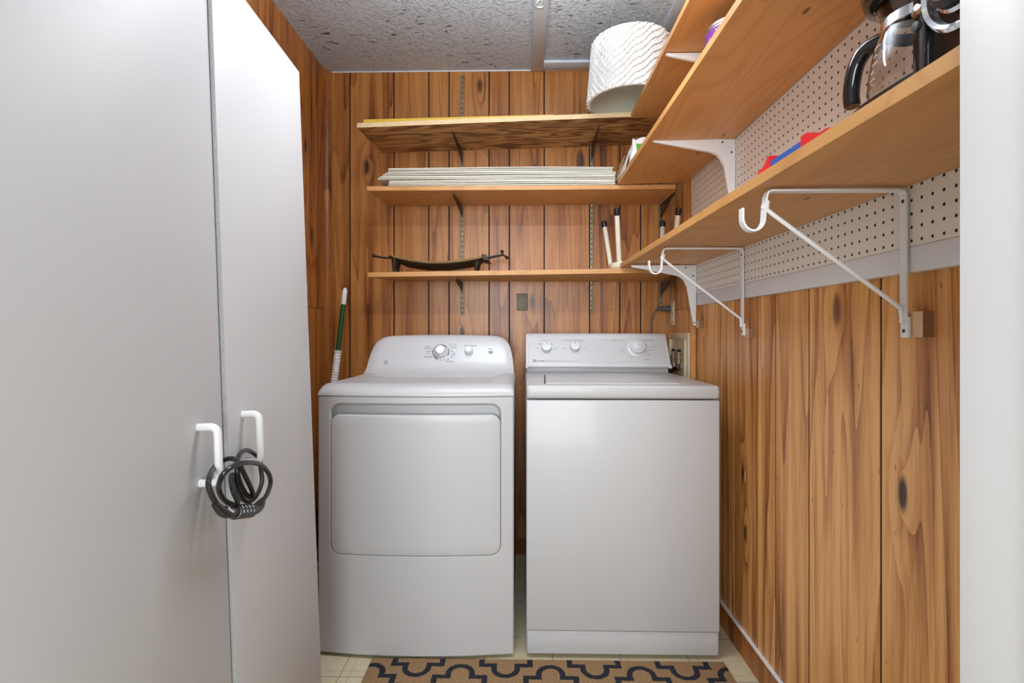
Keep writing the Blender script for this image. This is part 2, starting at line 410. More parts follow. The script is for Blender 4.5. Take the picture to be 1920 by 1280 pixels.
def plank_wall(name, mat, axis, face, depth, cuts, lo, hi, z0, z1, gw=0.0068, cross=None, full=False):
    """one mesh: planks with recessed dark grooves between them; face = room-side coordinate, depth > 0 goes into the wall"""
    b = MB(); sg = 1 if depth > 0 else -1
    def bx(u0, u1, d0, d1, za, zb, mi, pv):
        a0, a1 = sorted((face+d0*sg, face+d1*sg))
        n0 = len(b.bm.faces)
        if axis == 'x': b.box(u0, u1, a0, a1, za, zb)
        else: b.box(a0, a1, u0, u1, za, zb)
        b.bm.faces.ensure_lookup_table()
        for f in b.bm.faces[n0:]: f[b.pl] = pv; f.material_index = mi
    e = [lo]+sorted(cuts)+[hi]
    rnd = random.Random(sum(ord(c) for c in name))
    for i in range(len(e)-1):
        a = e[i]+(gw/2 if i else 0); c = e[i+1]-(gw/2 if i < len(e)-2 else 0)
        pd = abs(depth) if full else 0.006
        if cross and i in cross[1]:
            bx(a, c, 0, pd, z0, cross[0]-0.001, 0, rnd.random()); bx(a, c, 0, pd, cross[0]+0.001, z1, 0, rnd.random())
        else: bx(a, c, 0, pd, z0, z1, 0, rnd.random())
    bx(lo+(0.004 if full else 0), hi, 0.0016, abs(depth), z0, z1, 1, 0.0)
    return struct(b.build(name, [mat, 'groove']))
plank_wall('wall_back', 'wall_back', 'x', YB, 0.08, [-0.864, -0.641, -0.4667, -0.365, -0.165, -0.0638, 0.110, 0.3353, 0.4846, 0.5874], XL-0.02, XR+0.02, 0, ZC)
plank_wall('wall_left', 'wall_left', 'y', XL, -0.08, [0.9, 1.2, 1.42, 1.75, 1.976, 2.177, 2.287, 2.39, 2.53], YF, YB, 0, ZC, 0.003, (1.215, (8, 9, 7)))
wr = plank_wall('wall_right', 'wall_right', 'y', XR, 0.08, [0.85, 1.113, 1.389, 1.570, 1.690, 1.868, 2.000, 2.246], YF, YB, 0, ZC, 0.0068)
# narrower boxed-out strip of the same panelling in the right corner
plank_wall('wall_right_corner', 'wall_right', 'y', 0.732, 0.02, [2.42, 2.52], 2.275, YB-0.001, 0, 2.0, 0.003, (1.205, (1, 0)), True)
# front wall with the doorway the photographer stands in
b = MB()
b.box(XL-0.1, -0.66, YF-0.15, YF-0.035, 0, ZC); b.box(0.4315+0.02, XR+0.1, YF-0.12, YF, 0, ZC); b.box(-0.66, 0.4515, YF-0.15, YF-0.035, 2.05, ZC)
struct(b.build('wall_front', 'white_paint'))
b = MB()
b.box(0.4315, 0.4515, YF-0.13, YF+0.004, 0, 2.05, 0.002); b.box(-0.68, -0.66, YF-0.155, YF-0.031, 0, 2.05, 0.002); b.box(-0.66, 0.4315, YF-0.155, YF-0.031, 2.03, 2.05, 0.002)
b.box(0.4195, 0.4315, YF-0.13, YF-0.085, 0, 2.03, 0.002)
b.box(0.436, 0.50, YF-0.145, YF-0.13, 0, 2.10, 0.003)
struct(b.build('door_1', 'jamb'))
# baseboards
b = MB(); b.box(XR-0.010, XR, YF, 2.275, 0, 0.083, fm={1: 1}); b.box(XR-0.011, XR, YF, 2.275, 0.083, 0.087, fm=None)
for f in b.bm.faces:
    if f.calc_center_median().z > 0.083: f.material_index = 1
struct(b.build('baseboard_right', ['wall_left', 'white_paint']))
b = MB(); b.box(XL, 0.732, YB-0.012, YB, 0, 0.075); struct(b.build('baseboard_back', 'wall_left'))
# corner moulding and ceiling battens
b = MB(); b.prism([(XL, YB), (XL, YB-0.030), (XL+0.008, YB-0.030), (XL+0.018, YB-0.026), (XL+0.026, YB-0.018), (XL+0.030, YB-0.008), (XL+0.030, YB)], lambda p, q, t: (p, q, t), 0.0, ZC-0.004)
struct(b.build('trim_1', 'wall_left'))
b = MB(); b.box(0.044, 0.104, YF, 2.595, ZC-0.012, ZC, 0.003); struct(b.build('trim_2', 'ceiling_trim'))
b = MB(); b.prism([(0.104, 2.505), (0.70, 2.505), (0.70, 2.570), (0.104, 2.570)], lambda p, q, t: (p, q, t), ZC-0.013, ZC, 0.002); struct(b.build('trim_3', 'ceiling_trim'))
b = MB(); b.box(0.20, 0.70, 2.571, 2.597, ZC-0.010, ZC); struct(b.build('trim_4', 'raw_wood'))
b = MB(); b.box(0.655, XR, YF, 2.58, ZC-0.02, ZC, 0.002); b.box(0.60, 0.652, YF, 2.50, ZC-0.010, ZC, 0.002); struct(b.build('trim_5', 'ceiling_trim'))
b = MB(); b.box(XL+0.03, 0.60, YB-0.004, YB, ZC-0.006, ZC, 0.001); struct(b.build('trim_7', 'white_paint'))
# painted board under the pegboard
b = MB(); b.box(0.735, XR, YF, 2.24, 1.214, 1.262, 0.0015); struct(b.build('trim_6', 'white_paint'))

# ------------------------------------------------------------------ pegboard
b = MB(); b.box(0.735, 0.741, YF, 2.315, 1.2625, 2.03); b.box(0.741, 0.754, YF, 2.275, 1.2625, 1.30); b.box(0.741, 0.754, YF, 2.275, 1.98, 2.03)
tag(b.build('pegboard', 'peg', None, None), 'white perforated pegboard fixed along the upper right wall behind the shelves', 'pegboard')

# ------------------------------------------------------------------ shelves
def board(name, c, th, mats, label, edges=None, bev=0.0012):
    lo = [Vector(p) for p in c]; hi = [p+Vector((0, 0, th)) for p in lo]
    b = MB(); b.hexa([tuple(p) for p in lo+hi], 0, 2, edges)
    cx = sum((p for p in lo), Vector())/4
    return tag(b.build(name, mats, None, tuple(cx)), label, 'shelf')
board('shelf_board', [(-0.721, 2.265, 1.994), (0.715, 2.265, 2.040), (0.715, 2.598, 2.034), (-0.700, 2.598, 1.997)], 0.020, ['ply', 'ply_edge'], 'rough plywood shelf, highest on the back wall, under the lampshade', {2: 1, 5: 1})
board('shelf_board', [(-0.694, 2.32, 1.734), (0.678, 2.32, 1.734), (0.666, 2.598, 1.734), (-0.660, 2.598, 1.731)], 0.019, 'pine_x', 'pine shelf on the back wall carrying the stack of white panels')
board('shelf_board', [(-0.705, 2.37, 1.353), (0.690, 2.37, 1.371), (0.682, 2.598, 1.349), (-0.640, 2.598, 1.357)], 0.021, 'pine_x', 'lowest pine shelf on the back wall, carrying the bronze tray')
board('shelf_board', [(0.463, YF+0.002, 2.027), (0.733, YF+0.002, 2.027), (0.728, 2.262, 2.027), (0.470, 2.262, 2.027)], 0.019, 'pine_y', 'topmost pine shelf along the right wall, nearest the ceiling')
board('shelf_board', [(0.452, YF+0.002, 1.776), (0.733, YF+0.002, 1.773), (0.728, 2.315, 1.762), (0.424, 2.315, 1.7545)], 0.019, 'pine_y', 'middle pine shelf along the right wall, above the coffee maker')
board('shelf_board', [(0.443, YF+0.002, 1.371), (0.733, YF+0.002, 1.374), (0.733, 2.27, 1.385), (0.446, 2.385, 1.3935)], 0.020, 'pine_y', 'lowest pine shelf along the right wall, carrying the coffee maker')

# slotted wall standards and their brackets
def standard(x, z0, z1, label):
    t = thing('shelf_standard', (x, YB, z0), label, 'shelf standard', 'slotted shelf standards on the back wall')
    b = MB(); b.prism([(-0.008, 0), (-0.008, -0.009), (-0.005, -0.0095), (0.005, -0.0095), (0.008, -0.009), (0.008, 0)], lambda p, q, h: (x+p, YB+q, h), z0, z1)
    b.build('channel', 'slotted', t)
    for zz in (z0+0.012, z1-0.012):
        b = MB(); b.lathe([(0.0, 0.0012), (0.003, 0.001), (0.0042, 0.0)], (x, YB-0.0096, zz), (0, -1, 0), 12, False); b.build('screw', 'dark_metal', t)
standard(-0.2983, 1.188, 2.385, 'slotted brown metal standard behind the bronze tray, left on the back wall')
standard(0.3446, 1.200, 2.31, 'slotted brown metal standard left of the upturned stool, middle of the back wall')
standard(0.6848, 1.215, 1.98, 'slotted brown metal standard in the right corner behind the upturned stool')
def black_bracket(x, zt, L, h, label, skew=0.0, th=0.0035):
    y0 = YB-0.010
    b = MB()
    poly = [(0, 0), (L, 0), (L, -0.010), (L*0.75, -0.016), (0.012, -h), (0, -h)]
    b.prism(poly, lambda p, q, t: (x+t+skew*p, y0-p, zt+q), -th/2, th/2)
    b.box(x-0.004, x+0.004, YB-0.011, YB-0.004, zt-h-0.01, zt-0.002)
    tag(b.build('shelf_bracket', 'dark_metal', None, (x, y0, zt)), label, 'shelf bracket', 'dark steel brackets under the back shelves')
black_bracket(-0.2983, 2.004, 0.25, 0.055, 'dark steel bracket under the plywood shelf, over the left standard', -0.06)
black_bracket(0.3446, 2.022, 0.25, 0.060, 'dark steel bracket under the plywood shelf, below the lampshade')
black_bracket(-0.2983, 1.729, 0.24, 0.050, 'dark steel bracket under the shelf holding the white panels', -0.06)
black_bracket(-0.2983, 1.351, 0.19, 0.045, 'dark steel bracket under the shelf holding the bronze tray', -0.06)
black_bracket(0.6848, 1.730, 0.23, 0.060, 'dark steel bracket in the right corner, above the upturned stool', 0.0, 0.006)
black_bracket(0.6848, 1.343, 0.20, 0.055, 'dark steel bracket in the right corner, below the upturned stool', 0.0, 0.006)

# white closet-rod brackets with hooks
def rod_bracket(y, label, zt):
    t = thing('rod_bracket', (0.735, y, 1.09), label, 'shelf bracket', 'white hooked rod brackets under the lowest right shelf')
    x1 = 0.733; x0 = 0.4655
    hook = []
    for i in range(19):
        a = PI*i/18; hook.append((x0-0.0245+0.0205*math.cos(-a), y, 1.318+0.024*math.sin(-a)))
    top = [(x1-0.006, y, 1.12), (x1-0.006, y, zt-0.012), (x1-0.010, y, zt-0.004), (x1-0.018, y, zt-0.0015), (x0+0.010, y, zt-0.0015), (x0+0.003, y, zt-0.004), (x0, y, zt-0.012), (x0-0.003, y, 1.335)]
    b = MB(); b.strap(top+hook+[(x0-0.045, y, 1.337)], (0, 0.017, 0), 0.0035); b.build('frame_strap', 'bracket_white', t)
    b = MB(); b.box(x1-0.006, x1+0.0015, y-0.010, y+0.010, 1.090, 1.13, 0.002); b.build('mounting_foot', 'bracket_white', t)
    b = MB(); b.tube(smooth_path([(x0+0.004, y, zt-0.020), (x0+0.004, y, zt-0.032), (x0+0.012, y, zt-0.044), (x1-0.030, y, 1.160), (x1-0.012, y, 1.142), (x1-0.010, y, 1.118)], 4), 0.0042, 10); b.build('diagonal_brace', 'bracket_white', t)
    for zz in (zt-0.022, 1.103):
        b = MB(); b.lathe([(0.0, 0.0016), (0.003, 0.0012), (0.0036, 0.0)], (x1-0.0078 if zz > 1.2 else x1-0.0062, y, zz), (-1, 0, 0), 12, False); b.build('screw', 'dark_metal', t)
rod_bracket(1.008, 'large white hooked bracket nearest the camera under the lowest right shelf', 1.3715)
rod_bracket(1.738, 'white hooked bracket further back under the lowest right shelf, toward the washer', 1.3785)
# plain pressed-steel brackets
def plate_bracket(y, x0, zt, h, label, w=0.015):
    x1 = 0.7335; L = x1-x0
    t = thing('shelf_bracket', (x1, y, zt-h), label, 'shelf bracket', 'white pressed steel brackets on the pegboard')
    arm = [(0, 0), (L, 0), (L+0.002, -0.004), (L-0.004, -0.008), (0.085, -0.044)]+[(0.085-0.045*math.sin(a), -0.044-0.050*(1-math.cos(a))) for a in (0.3, 0.6, 0.9, 1.2, 1.5)]+[(0.036, -0.115), (0.012, -h), (0.001, -h)]
    b = MB(); b.prism(arm, lambda p, q, k: (x1-p, y+k, zt-0.001+q), -0.006, 0.006, 0.002); b.build('arm', 'bracket_white', t)
    for c_, ax_ in (((x0+0.008, y, zt-0.0055), (0, 0, -1)), ((x1-0.014, y-0.006, zt-h*0.18), (0, -1, 0)), ((x1-0.045, y-0.006, zt-0.012), (0, -1, 0)), ((x1-0.009, y-0.006, zt-h+0.012), (0, -1, 0))):
        b = MB(); b.lathe([(0.0, 0.0014), (0.0025, 0.001), (0.0035, 0.0)], c_, ax_, 10, False); b.build('screw', 'dark_metal', t)
plate_bracket(1.812, 0.452, 1.7655, 0.26, 'white pressed steel bracket under the middle right shelf')
plate_bracket(1.742, 0.478, 2.026, 0.22, 'white pressed steel bracket under the topmost right shelf, behind the paint can')
plate_bracket(2.215, 0.462, 1.3845, 0.255, 'white pressed steel bracket under the lowest right shelf, nearest the back corner')
def block(y0, y1, z0, z1, x0, label):
    b = MB(); b.box(x0, XR-0.0003, y0, y1, z0, z1, 0.0, fm={5: 0, 2: 1})
    tag(b.build('spacer_block', ['raw_wood', 'endgrain'], None, (XR, (y0+y1)/2, z0)), label, 'wood block', 'wooden spacer blocks under the brackets')
block(0.972, 1.016, 1.091, 1.139, 0.7355, 'small raw wood block behind the foot of the large near hooked bracket')
block(1.708, 1.748, 1.083, 1.113, 0.7355, 'small raw wood block behind the foot of the further hooked bracket')
block(2.185, 2.222, 1.119, 1.150, 0.7355, 'small raw wood block behind the plain bracket above the water box')

# ------------------------------------------------------------------ storage cabinet (leans back slightly against the left wall)
du = Vector((0.05433702, -0.99852265, 0)); dw = Vector((0.99787573, 0.05430182, 0.0359909)).normalized()
dv = du.cross(dw); dv = dv if dv.z > 0 else -dv
O = Vector((-0.6225, 1.4311, 1.82))
CM = Matrix((du, dw, dv)).transposed().to_4x4(); CM.translation = O       # local x = u (towards camera), y = outward w, z = v
cab = thing('storage_cabinet', (0, 0, 0), 'tall white two-door storage cabinet along the left wall, its pulls locked together', 'cabinet')
cab.matrix_world = CM; OFF[cab.name] = Vector((0, 0, 0))
HB = -1.770
b = MB(); d0, d1 = -0.335, -0.020
b.box(0.0, 0.016, d0, d1, HB, 0.0, 0.001); b.box(0.896, 0.912, d0, d1, HB, 0.0, 0.001)
b.box(0.016, 0.896, d0, d1, -0.016, 0.0, 0.001); b.box(0.016, 0.896, d0, d1, HB+0.05, HB+0.066, 0.001)
b.box(0.016, 0.896, d0, d0+0.006, HB+0.066, -0.016); b.box(0.016, 0.896, d1-0.05, d1-0.035, HB, HB+0.05)
b.box(0.016, 0.896, d0+0.006, d1-0.02, -0.9, -0.884)
b.build('carcass', 'cabinet', cab, local=True)
def cab_door(u0, u1, proud, hu):
    b = MB(); b.box(u0, u1, -0.018+proud, proud, HB+0.05, 0.0, 0.0012, 2)
    for f in b.bm.faces:
        if f.normal.x > 0.9 or f.normal.x < -0.9: f.material_index = 1
    d = b.build('door', ['cabinet', 'particle'], cab, local=True)
    w = proud; za, zb = -0.8855, -0.9830; r = 0.0067; k = 0.012; so = 0.033
    p = [(hu, w-0.002, za)]
    for i in range(7):
        a = PI/2*i/6; p.append((hu, w+so-k+k*math.sin(a), za-k+k*math.cos(a)))
    for i in range(7):
        a = PI/2*i/6; p.append((hu, w+so-k+k*math.cos(a), zb+k-k*math.sin(a)))
    p.append((hu, w-0.002, zb))
    h = MB(); h.tube(p, r, 14); o = h.build('handle', 'plastic_white', d, local=True)
cab_door(0.4570, 0.912, -0.0015, 0.538)
cab_door(0.0, 0.4530, 0.006, 0.394)

# cable lock hung through both pulls
lock = thing('cable_lock', (0, 0, 0), 'black coiled cable combination lock looped through the white cabinet pulls', 'lock')
lock.matrix_world = CM; OFF[lock.name] = Vector((0, 0, 0))
path = [(0.5833, -1.0104, 0.05), (0.6015, -0.9867, 0.05), (0.6012, -0.9673, 0.045), (0.5648, -0.9588, 0.03), (0.5215, -0.9564, 0.016), (0.4954, -0.9547, 0.014), (0.4999, -0.9503, 0.03), (0.5071, -0.9526, 0.045), (0.5049, -0.9681, 0.052), (0.4843, -0.9955, 0.052), (0.4627, -1.022, 0.05), (0.457, -1.0338, 0.046), (0.4695, -1.0257, 0.042), (0.4881, -0.9978, 0.04), (0.4924, -0.9747, 0.038), (0.4776, -0.9582, 0.032), (0.4471, -0.9518, 0.024), (0.4085, -0.9554, 0.016), (0.3776, -0.9673, 0.014), (0.3547, -0.9851, 0.016), (0.3568, -1.0053, 0.02), (0.3763, -1.0274, 0.03), (0.4129, -1.043, 0.036), (0.4451, -1.0465, 0.036), (0.4679, -1.0339, 0.034), (0.4804, -1.0076, 0.03), (0.4936, -0.9819, 0.03), (0.5265, -0.9812, 0.044), (0.5444, -0.9974, 0.056), (0.5349, -1.0184, 0.058), (0.5267, -1.0255, 0.05), (0.5172, -1.0259, 0.034), (0.5306, -1.0118, 0.03), (0.5419, -0.9932, 0.03), (0.5735, -0.9683, 0.05), (0.5786, -0.9538, 0.062), (0.5501, -0.9504, 0.066), (0.5032, -0.9584, 0.066), (0.4474, -0.9762, 0.06), (0.4045, -1.002, 0.055), (0.3868, -1.0254, 0.052), (0.4009, -1.0431, 0.052), (0.4236, -1.051, 0.052), (0.445, -1.0546, 0.052)]
b = MB(); b.tube(smooth_path([(u, w+0.002, v) for u, v, w in path], 5), 0.0045, 10); b.build('cable', 'black', lock, local=True)
LP = [(0.5966, -1.0025), (0.5775, -1.0196), (0.5571, -1.0294), (0.5203, -1.0411), (0.4803, -1.0539), (0.4498, -1.0581), (0.4333, -1.0542)]
LP = [(u, 0.054, v) for u, v in LP]
b = MB(); b.tube(smooth_path([LP[0], LP[1], LP[2], (0.545, 0.054, -1.0335)], 5), [0.0055+0.0045*min(1, i/8) for i in range(16)], 14); b.build('end_sleeve', 'black', lock, local=True)
b = MB(); b.tube(smooth_path([(0.468, 0.054, -1.0565), LP[5], LP[6], (0.424, 0.0535, -1.0505)], 5), [0.0100-0.0045*max(0, (i-7)/8) for i in range(16)], 14); b.build('end_sleeve', 'black', lock, local=True)
p0 = Vector((0.548, 0.054, -1.0327)); p1 = Vector((0.465, 0.054, -1.0572)); ax = (p1-p0).normalized(); Lb = (p1-p0).length
b = MB(); b.tube([p0, p0+ax*0.004, p1-ax*0.004, p1], [0.0085, 0.0105, 0.0105, 0.0085], 20); bodyo = b.build('lock_body', 'black', lock, local=True)
upv = (Vector((0, 0, 1))-ax*ax.z).normalized(); nv = ax.cross(upv).normalized(); nv = nv if nv.y > 0 else -nv
camd = (CM.inverted().to_3x3() @ (Vector((0, 0, 1.1))-CM @ ((p0+p1)/2))).normalized()
fr = (camd-ax*camd.dot(ax)).normalized(); tv = ax.cross(fr); tv = tv if tv.z > 0 else -tv
for i in range(5):
    c = p0+ax*(Lb*(0.20+0.155*i))
    b = MB(); R = []
    for s_, rr in ((-0.0042, 0.0112), (-0.0036, 0.0124), (0.0036, 0.0124), (0.0042, 0.0112)):
        R.append([c+ax*s_+(rr+(0.0005 if k % 2 else 0))*(math.cos(2*PI*k/20)*fr+math.sin(2*PI*k/20)*tv) for k in range(20)])
    b.rings(R); dl = b.build('dial', 'black', lock, local=True)
    if i < 4 or True:
        for ang_, ch in ((0.0, '6'), (0.62, '5')):
            f2 = (math.cos(ang_)*fr+math.sin(ang_)*tv); t2 = (-math.sin(ang_)*fr+math.cos(ang_)*tv)
            if i < 4: text('digit', ch, 0.0085, c+ax*0.004+f2*0.0130, ax, t2, 'white_text', dl, 0.0002, 'CENTER', True)
text('maker_mark', 'Master', 0.0085, LP[2]+Vector((0, 0, 0)) if False else Vector((0.5665, 0.054, -1.0250))+fr*0.0103+tv*0.002, (p0-Vector(LP[0])).normalized(), tv, 'white_text', lock, 0.0002, 'CENTER', True, 0.2)

# ------------------------------------------------------------------ dryer
DX0, DX1 = -0.6965, -0.0285; DC = (DX0+DX1)/2; DHW = (DX1-DX0)/2
def bow(x): return 0.022*(1-((x-DC)/DHW)**2)
DYF = 1.766
dry = thing('clothes_dryer', (DC, 2.1, 0.0), 'white front-loading clothes dryer with a curved control hump, left of the washer', 'dryer')
b = MB()
b.box(DX0+0.002, DX1-0.002, DYF+0.042, 2.44, 0.012, 0.885, 0.004)
for fx in (DX0+0.05, DX1-0.05):
    for fy in (1.83, 2.38): b.cyl((fx, fy, 0.0), (fx, fy, 0.02), 0.018, None, 14)
b.build('body', 'appliance', dry)
# bowed front panel with the door recess
def front_panel():
    b = MB(); k = 8
    rx0, rx1, rz0, rz1 = -0.655, -0.069, 0.345, 0.862
    inner = rrect(rx0, rx1, rz0, rz1, 0.035, k)
    x0, x1, z0, z1 = DX0, DX1, 0.010, 0.884
    cx, cz = (rx0+rx1)/2, (rz0+rz1)/2
    def outer(p):
        dx, dz = p[0]-cx, p[1]-cz
        s = min((x1-cx)/dx if dx > 1e-9 else ((x0-cx)/dx if dx < -1e-9 else 1e9), (z1-cz)/dz if dz > 1e-9 else ((z0-cz)/dz if dz < -1e-9 else 1e9))
        return (cx+dx*s, cz+dz*s)
    n = len(inner)
    # densify so the bow reads on the straight runs
    pts = []
    for i in range(n):
        a, c = inner[i], inner[(i+1) % n]; L = math.hypot(c[0]-a[0], c[1]-a[1]); m = max(1, int(L/0.04))
        for j in range(m): pts.append((a[0]+(c[0]-a[0])*j/m, a[1]+(c[1]-a[1])*j/m))
    cor = [(x1, z1), (x0, z1), (x0, z0), (x1, z0)]
    out = [outer(p) for p in pts]
    for c in cor:
        i = min(range(len(out)), key=lambda q: math.hypot(out[q][0]-c[0], out[q][1]-c[1])); out[i] = c
    def sc(P, f): return [(cx+(p[0]-cx)*f, cz+(p[1]-cz)*f) for p in P]
    def ins(d): 
        q = rrect(rx0+d, rx1-d, rz0+d, rz1-d, 0.035-d*0.5, k); r = []
        for i in range(n):
            a, c = q[i], q[(i+1) % n]; L = math.hypot(inner[(i+1) % n][0]-inner[i][0], inner[(i+1) % n][1]-inner[i][1]); m = max(1, int(L/0.04))
            for j in range(m): r.append((a[0]+(c[0]-a[0])*j/m, a[1]+(c[1]-a[1])*j/m))
        return r
    def row(P, y): return [(p[0], DYF-bow(p[0])+y, p[1]) for p in P]
    mid = [((a[0]+c[0])/2, (a[1]+c[1])/2) for a, c in zip(out, pts)]
    def sh(P, d): return [(min(max(p[0], x0+d), x1-d), min(max(p[1], z0+d), z1-d)) for p in P]
    rows = [row(out, 0.065), row(out, 0.004), row(sh(out, 0.004), 0.0), row(mid, 0.0), row(pts, 0.0), row(ins(0.0025), 0.002), row(ins(0.0035), 0.006), row(ins(0.006), 0.030), row(ins(0.012), 0.038), row(ins(0.05), 0.038)]
    b.rings(rows, cap=False)
    f = [b.bm.verts.new(p) for p in row([(cx+(p[0]-cx)*0.5, cz+(p[1]-cz)*0.5) for p in ins(0.05)], 0.038)]
    b.face(f)
    return b.build('front_panel', 'appliance', dry, ang=24)
front_panel()
b = MB(); k = 8
def door_rows():
    rows = []
    for d, y in ((0.0, 0.034), (0.0, 0.004), (0.0010, 0.0010), (0.003, -0.0004), (0.006, -0.0010), (0.03, -0.0012)):
        q = rrect(-0.6510+d, -0.0730-d, 0.3490+d, 0.822-d, 0.032-d*0.5, k); n = len(q); r = []
        base = rrect(-0.6510, -0.0730, 0.3490, 0.822, 0.032, k)
        for i in range(n):
            a, c = q[i], q[(i+1) % n]; m = max(1, int(math.hypot(base[(i+1) % n][0]-base[i][0], base[(i+1) % n][1]-base[i][1])/0.04))
            for j in range(m): r.append((a[0]+(c[0]-a[0])*j/m, a[1]+(c[1]-a[1])*j/m))
        rows.append([(p[0], DYF-bow(p[0])+y, p[1]) for p in r])
    return rows
R = door_rows(); b.rings(R, cap=False)
# centre fill as a grid so that it follows the bow
nx = 16; gx = [-0.6210+(0.578-0.06)*i/nx for i in range(nx+1)]
V0 = [b.bm.verts.new((x, DYF-bow(x)-0.0012, 0.3790)) for x in gx]; V1 = [b.bm.verts.new((x, DYF-bow(x)-0.0012, 0.792)) for x in gx]
for i in range(nx): b.face([V0[i], V0[i+1], V1[i+1], V1[i]])
b.build('door', 'appliance', dry, ang=24)
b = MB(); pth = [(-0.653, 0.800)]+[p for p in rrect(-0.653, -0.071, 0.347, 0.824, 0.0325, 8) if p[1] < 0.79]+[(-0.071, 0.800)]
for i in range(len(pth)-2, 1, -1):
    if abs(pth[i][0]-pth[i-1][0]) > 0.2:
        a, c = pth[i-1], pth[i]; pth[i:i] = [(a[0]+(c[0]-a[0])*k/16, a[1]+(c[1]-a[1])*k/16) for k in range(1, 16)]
b.tube([(p[0], DYF-bow(p[0])+0.010, p[1]) for p in pth], 0.0019, 8); b.build('door_gap_shade', 'black', dry)  # thin dark strip standing in for the shade inside the door gap
# top with rounded front lip and raised side rims
b = MB(); R = []
prof = [(DYF+0.02, 0.8855), (DYF-0.001, 0.8855), (DYF-0.001, 0.890), (DYF+0.006, 0.903), (DYF+0.018, 0.914), (DYF+0.034, 0.9215), (DYF+0.055, 0.925), (DYF+0.075, 0.9235), (DYF+0.10, 0.914), (DYF+0.14, 0.910), (2.30, 0.910), (2.44, 0.910), (2.44, 0.8855)]
xs = [(DX0, 0.62), (DX0+0.004, 0.80), (DX0+0.012, 0.90), (DX0+0.028, 0.97), (DX0+0.05, 1.0)]+[(DX0+0.05+(2*DHW-0.10)*i/12, 1.0) for i in range(1, 12)]+[(DX1-0.05, 1.0), (DX1-0.028, 0.97), (DX1-0.012, 0.90), (DX1-0.004, 0.80), (DX1, 0.62)]
for i, (x, s_) in enumerate(xs):
    ring = []
    for j, (y, z) in enumerate(prof):
        bw = bow(x)*(1-min(1, max(0, (y-DYF-0.02)/0.10)))
        zz = 0.8855+(z-0.8855)*s_
        e = min(x-DX0, DX1-x)
        if 8 <= j <= 11 and e < 0.06: zz = 0.8855+(0.924-0.8855)*s_
        ring.append((x, y-bw, zz))
    R.append(ring)
b.rings(R); b.build('top_panel', 'appliance', dry, ang=40)
# control hump
b = MB(); R = []
lev = [(0.906, 2.155, 0.327), (0.913, 2.215, 0.327), (0.925, 2.255, 0.3265), (0.945, 2.282, 0.325), (0.975, 2.300, 0.322), (1.005, 2.316, 0.316), (1.030, 2.330, 0.309), (1.050, 2.342, 0.300), (1.066, 2.353, 0.288), (1.077, 2.364, 0.272), (1.083, 2.374, 0.252), (1.0855, 2.388, 0.225), (1.0855, 2.430, 0.225)]
nx = 24
for z, y, hw in lev:
    row = []
    for i in range(nx+1):
        t = -1+2*i/nx; tt = math.copysign(abs(t)**0.8, t)
        arch = 0.004*(1-t*t)*max(0, (z-1.0)/0.0855)
        e = max(0, abs(t)-0.88)/0.12
        row.append((DC+hw*tt, y+0.012*e*e, z+arch))
    row2 = [(p[0], 2.438, p[2]) for p in row[::-1]]
    R.append(row+row2)
b.rings(R); hump = b.build('control_panel', 'appliance_plastic', dry, ang=40)
def ptn(z):
    for (za, ya, _), (zb, yb, _) in zip(lev, lev[1:]):
        if za <= z <= zb: return ya+(yb-ya)*(z-za)/(zb-za)
    return lev[-1][1]
sl = Vector((0, ptn(1.035)-ptn(0.985), 0.05)).normalized(); nf = Vector((1, 0, 0)).cross(sl); nf = nf if nf.y < 0 else -nf
def onp(x, z, d=0.0): return Vector((x, ptn(z), z))+nf*d
def dial(x, z, r, name, ring):
    c = onp(x, z)
    b = MB(); b.lathe([(r*1.15, -0.004), (r*1.15, 0.003), (r*1.08, 0.006), (r*0.95, 0.012), (r*0.85, 0.013), (0.0, 0.013)], c, nf, 36, False); kn = b.build('knob', 'appliance_plastic', dry)
    b = MB(); b.lathe([(r*0.84, 0.012), (r*0.80, 0.026), (r*0.72, 0.029), (r*0.0, 0.029)], c, nf, 32, False); b.build('cap', 'chrome', kn)
    if ring:
        b = MB()
        for (a0, a1) in ((-0.5, 0.55), (0.75, 2.5), (2.75, 4.4)):
            rows = [[], [], [], []]
            for i in range(13):
                a = a0+(a1-a0)*i/12; d = Vector((1, 0, 0))*math.cos(a)+sl*math.sin(a)
                for q, (rr, h) in enumerate(((r*1.28, 0.0004), (r*1.42, 0.0004), (r*1.42, 0.0014), (r*1.28, 0.0014))): rows[q].append(c+d*rr+nf*h)
            b.rings([[rows[q][i] for q in range(4)] for i in range(13)])
        b.build('printed_ring', 'dark_text', kn)
    return kn
dial(-0.362, 1.012, 0.0262, 'timer', True); dial(-0.237, 1.014, 0.0165, 'temperature', False)
def dtext(x, z, s_, str_, m='dark_text'): text('printed_label', str_, s_, onp(x, z, 0.0008), (1, 0, 0), sl, m, hump)
for x, z, st in ((-0.425, 1.037, 'Cottons'), (-0.415, 1.028, 'Optimum Dry'), (-0.412, 1.016, 'More Dry'), (-0.418, 1.005, 'Dry'), (-0.418, 0.991, 'Quick Fluff'), (-0.313, 1.046, 'Easy Care'), (-0.310, 1.038, 'More Dry'), (-0.306, 1.030, 'Less Dry'), (-0.313, 1.016, '80'), (-0.305, 1.009, '70'), (-0.305, 1.000, '60 Min'), (-0.313, 0.990, '50'), (-0.327, 0.982, '40'), (-0.345, 0.978, '30'), (-0.362, 0.977, '20'), (-0.378, 0.979, '10'), (-0.388, 0.984, '5'), (-0.320, 0.972, 'Timed Dry')):
    dtext(x, z, 0.0082, st)
dtext(-0.231, 1.040, 0.011, 'Temperature')
dtext(-0.140, 1.026, 0.0075, 'Sensor')
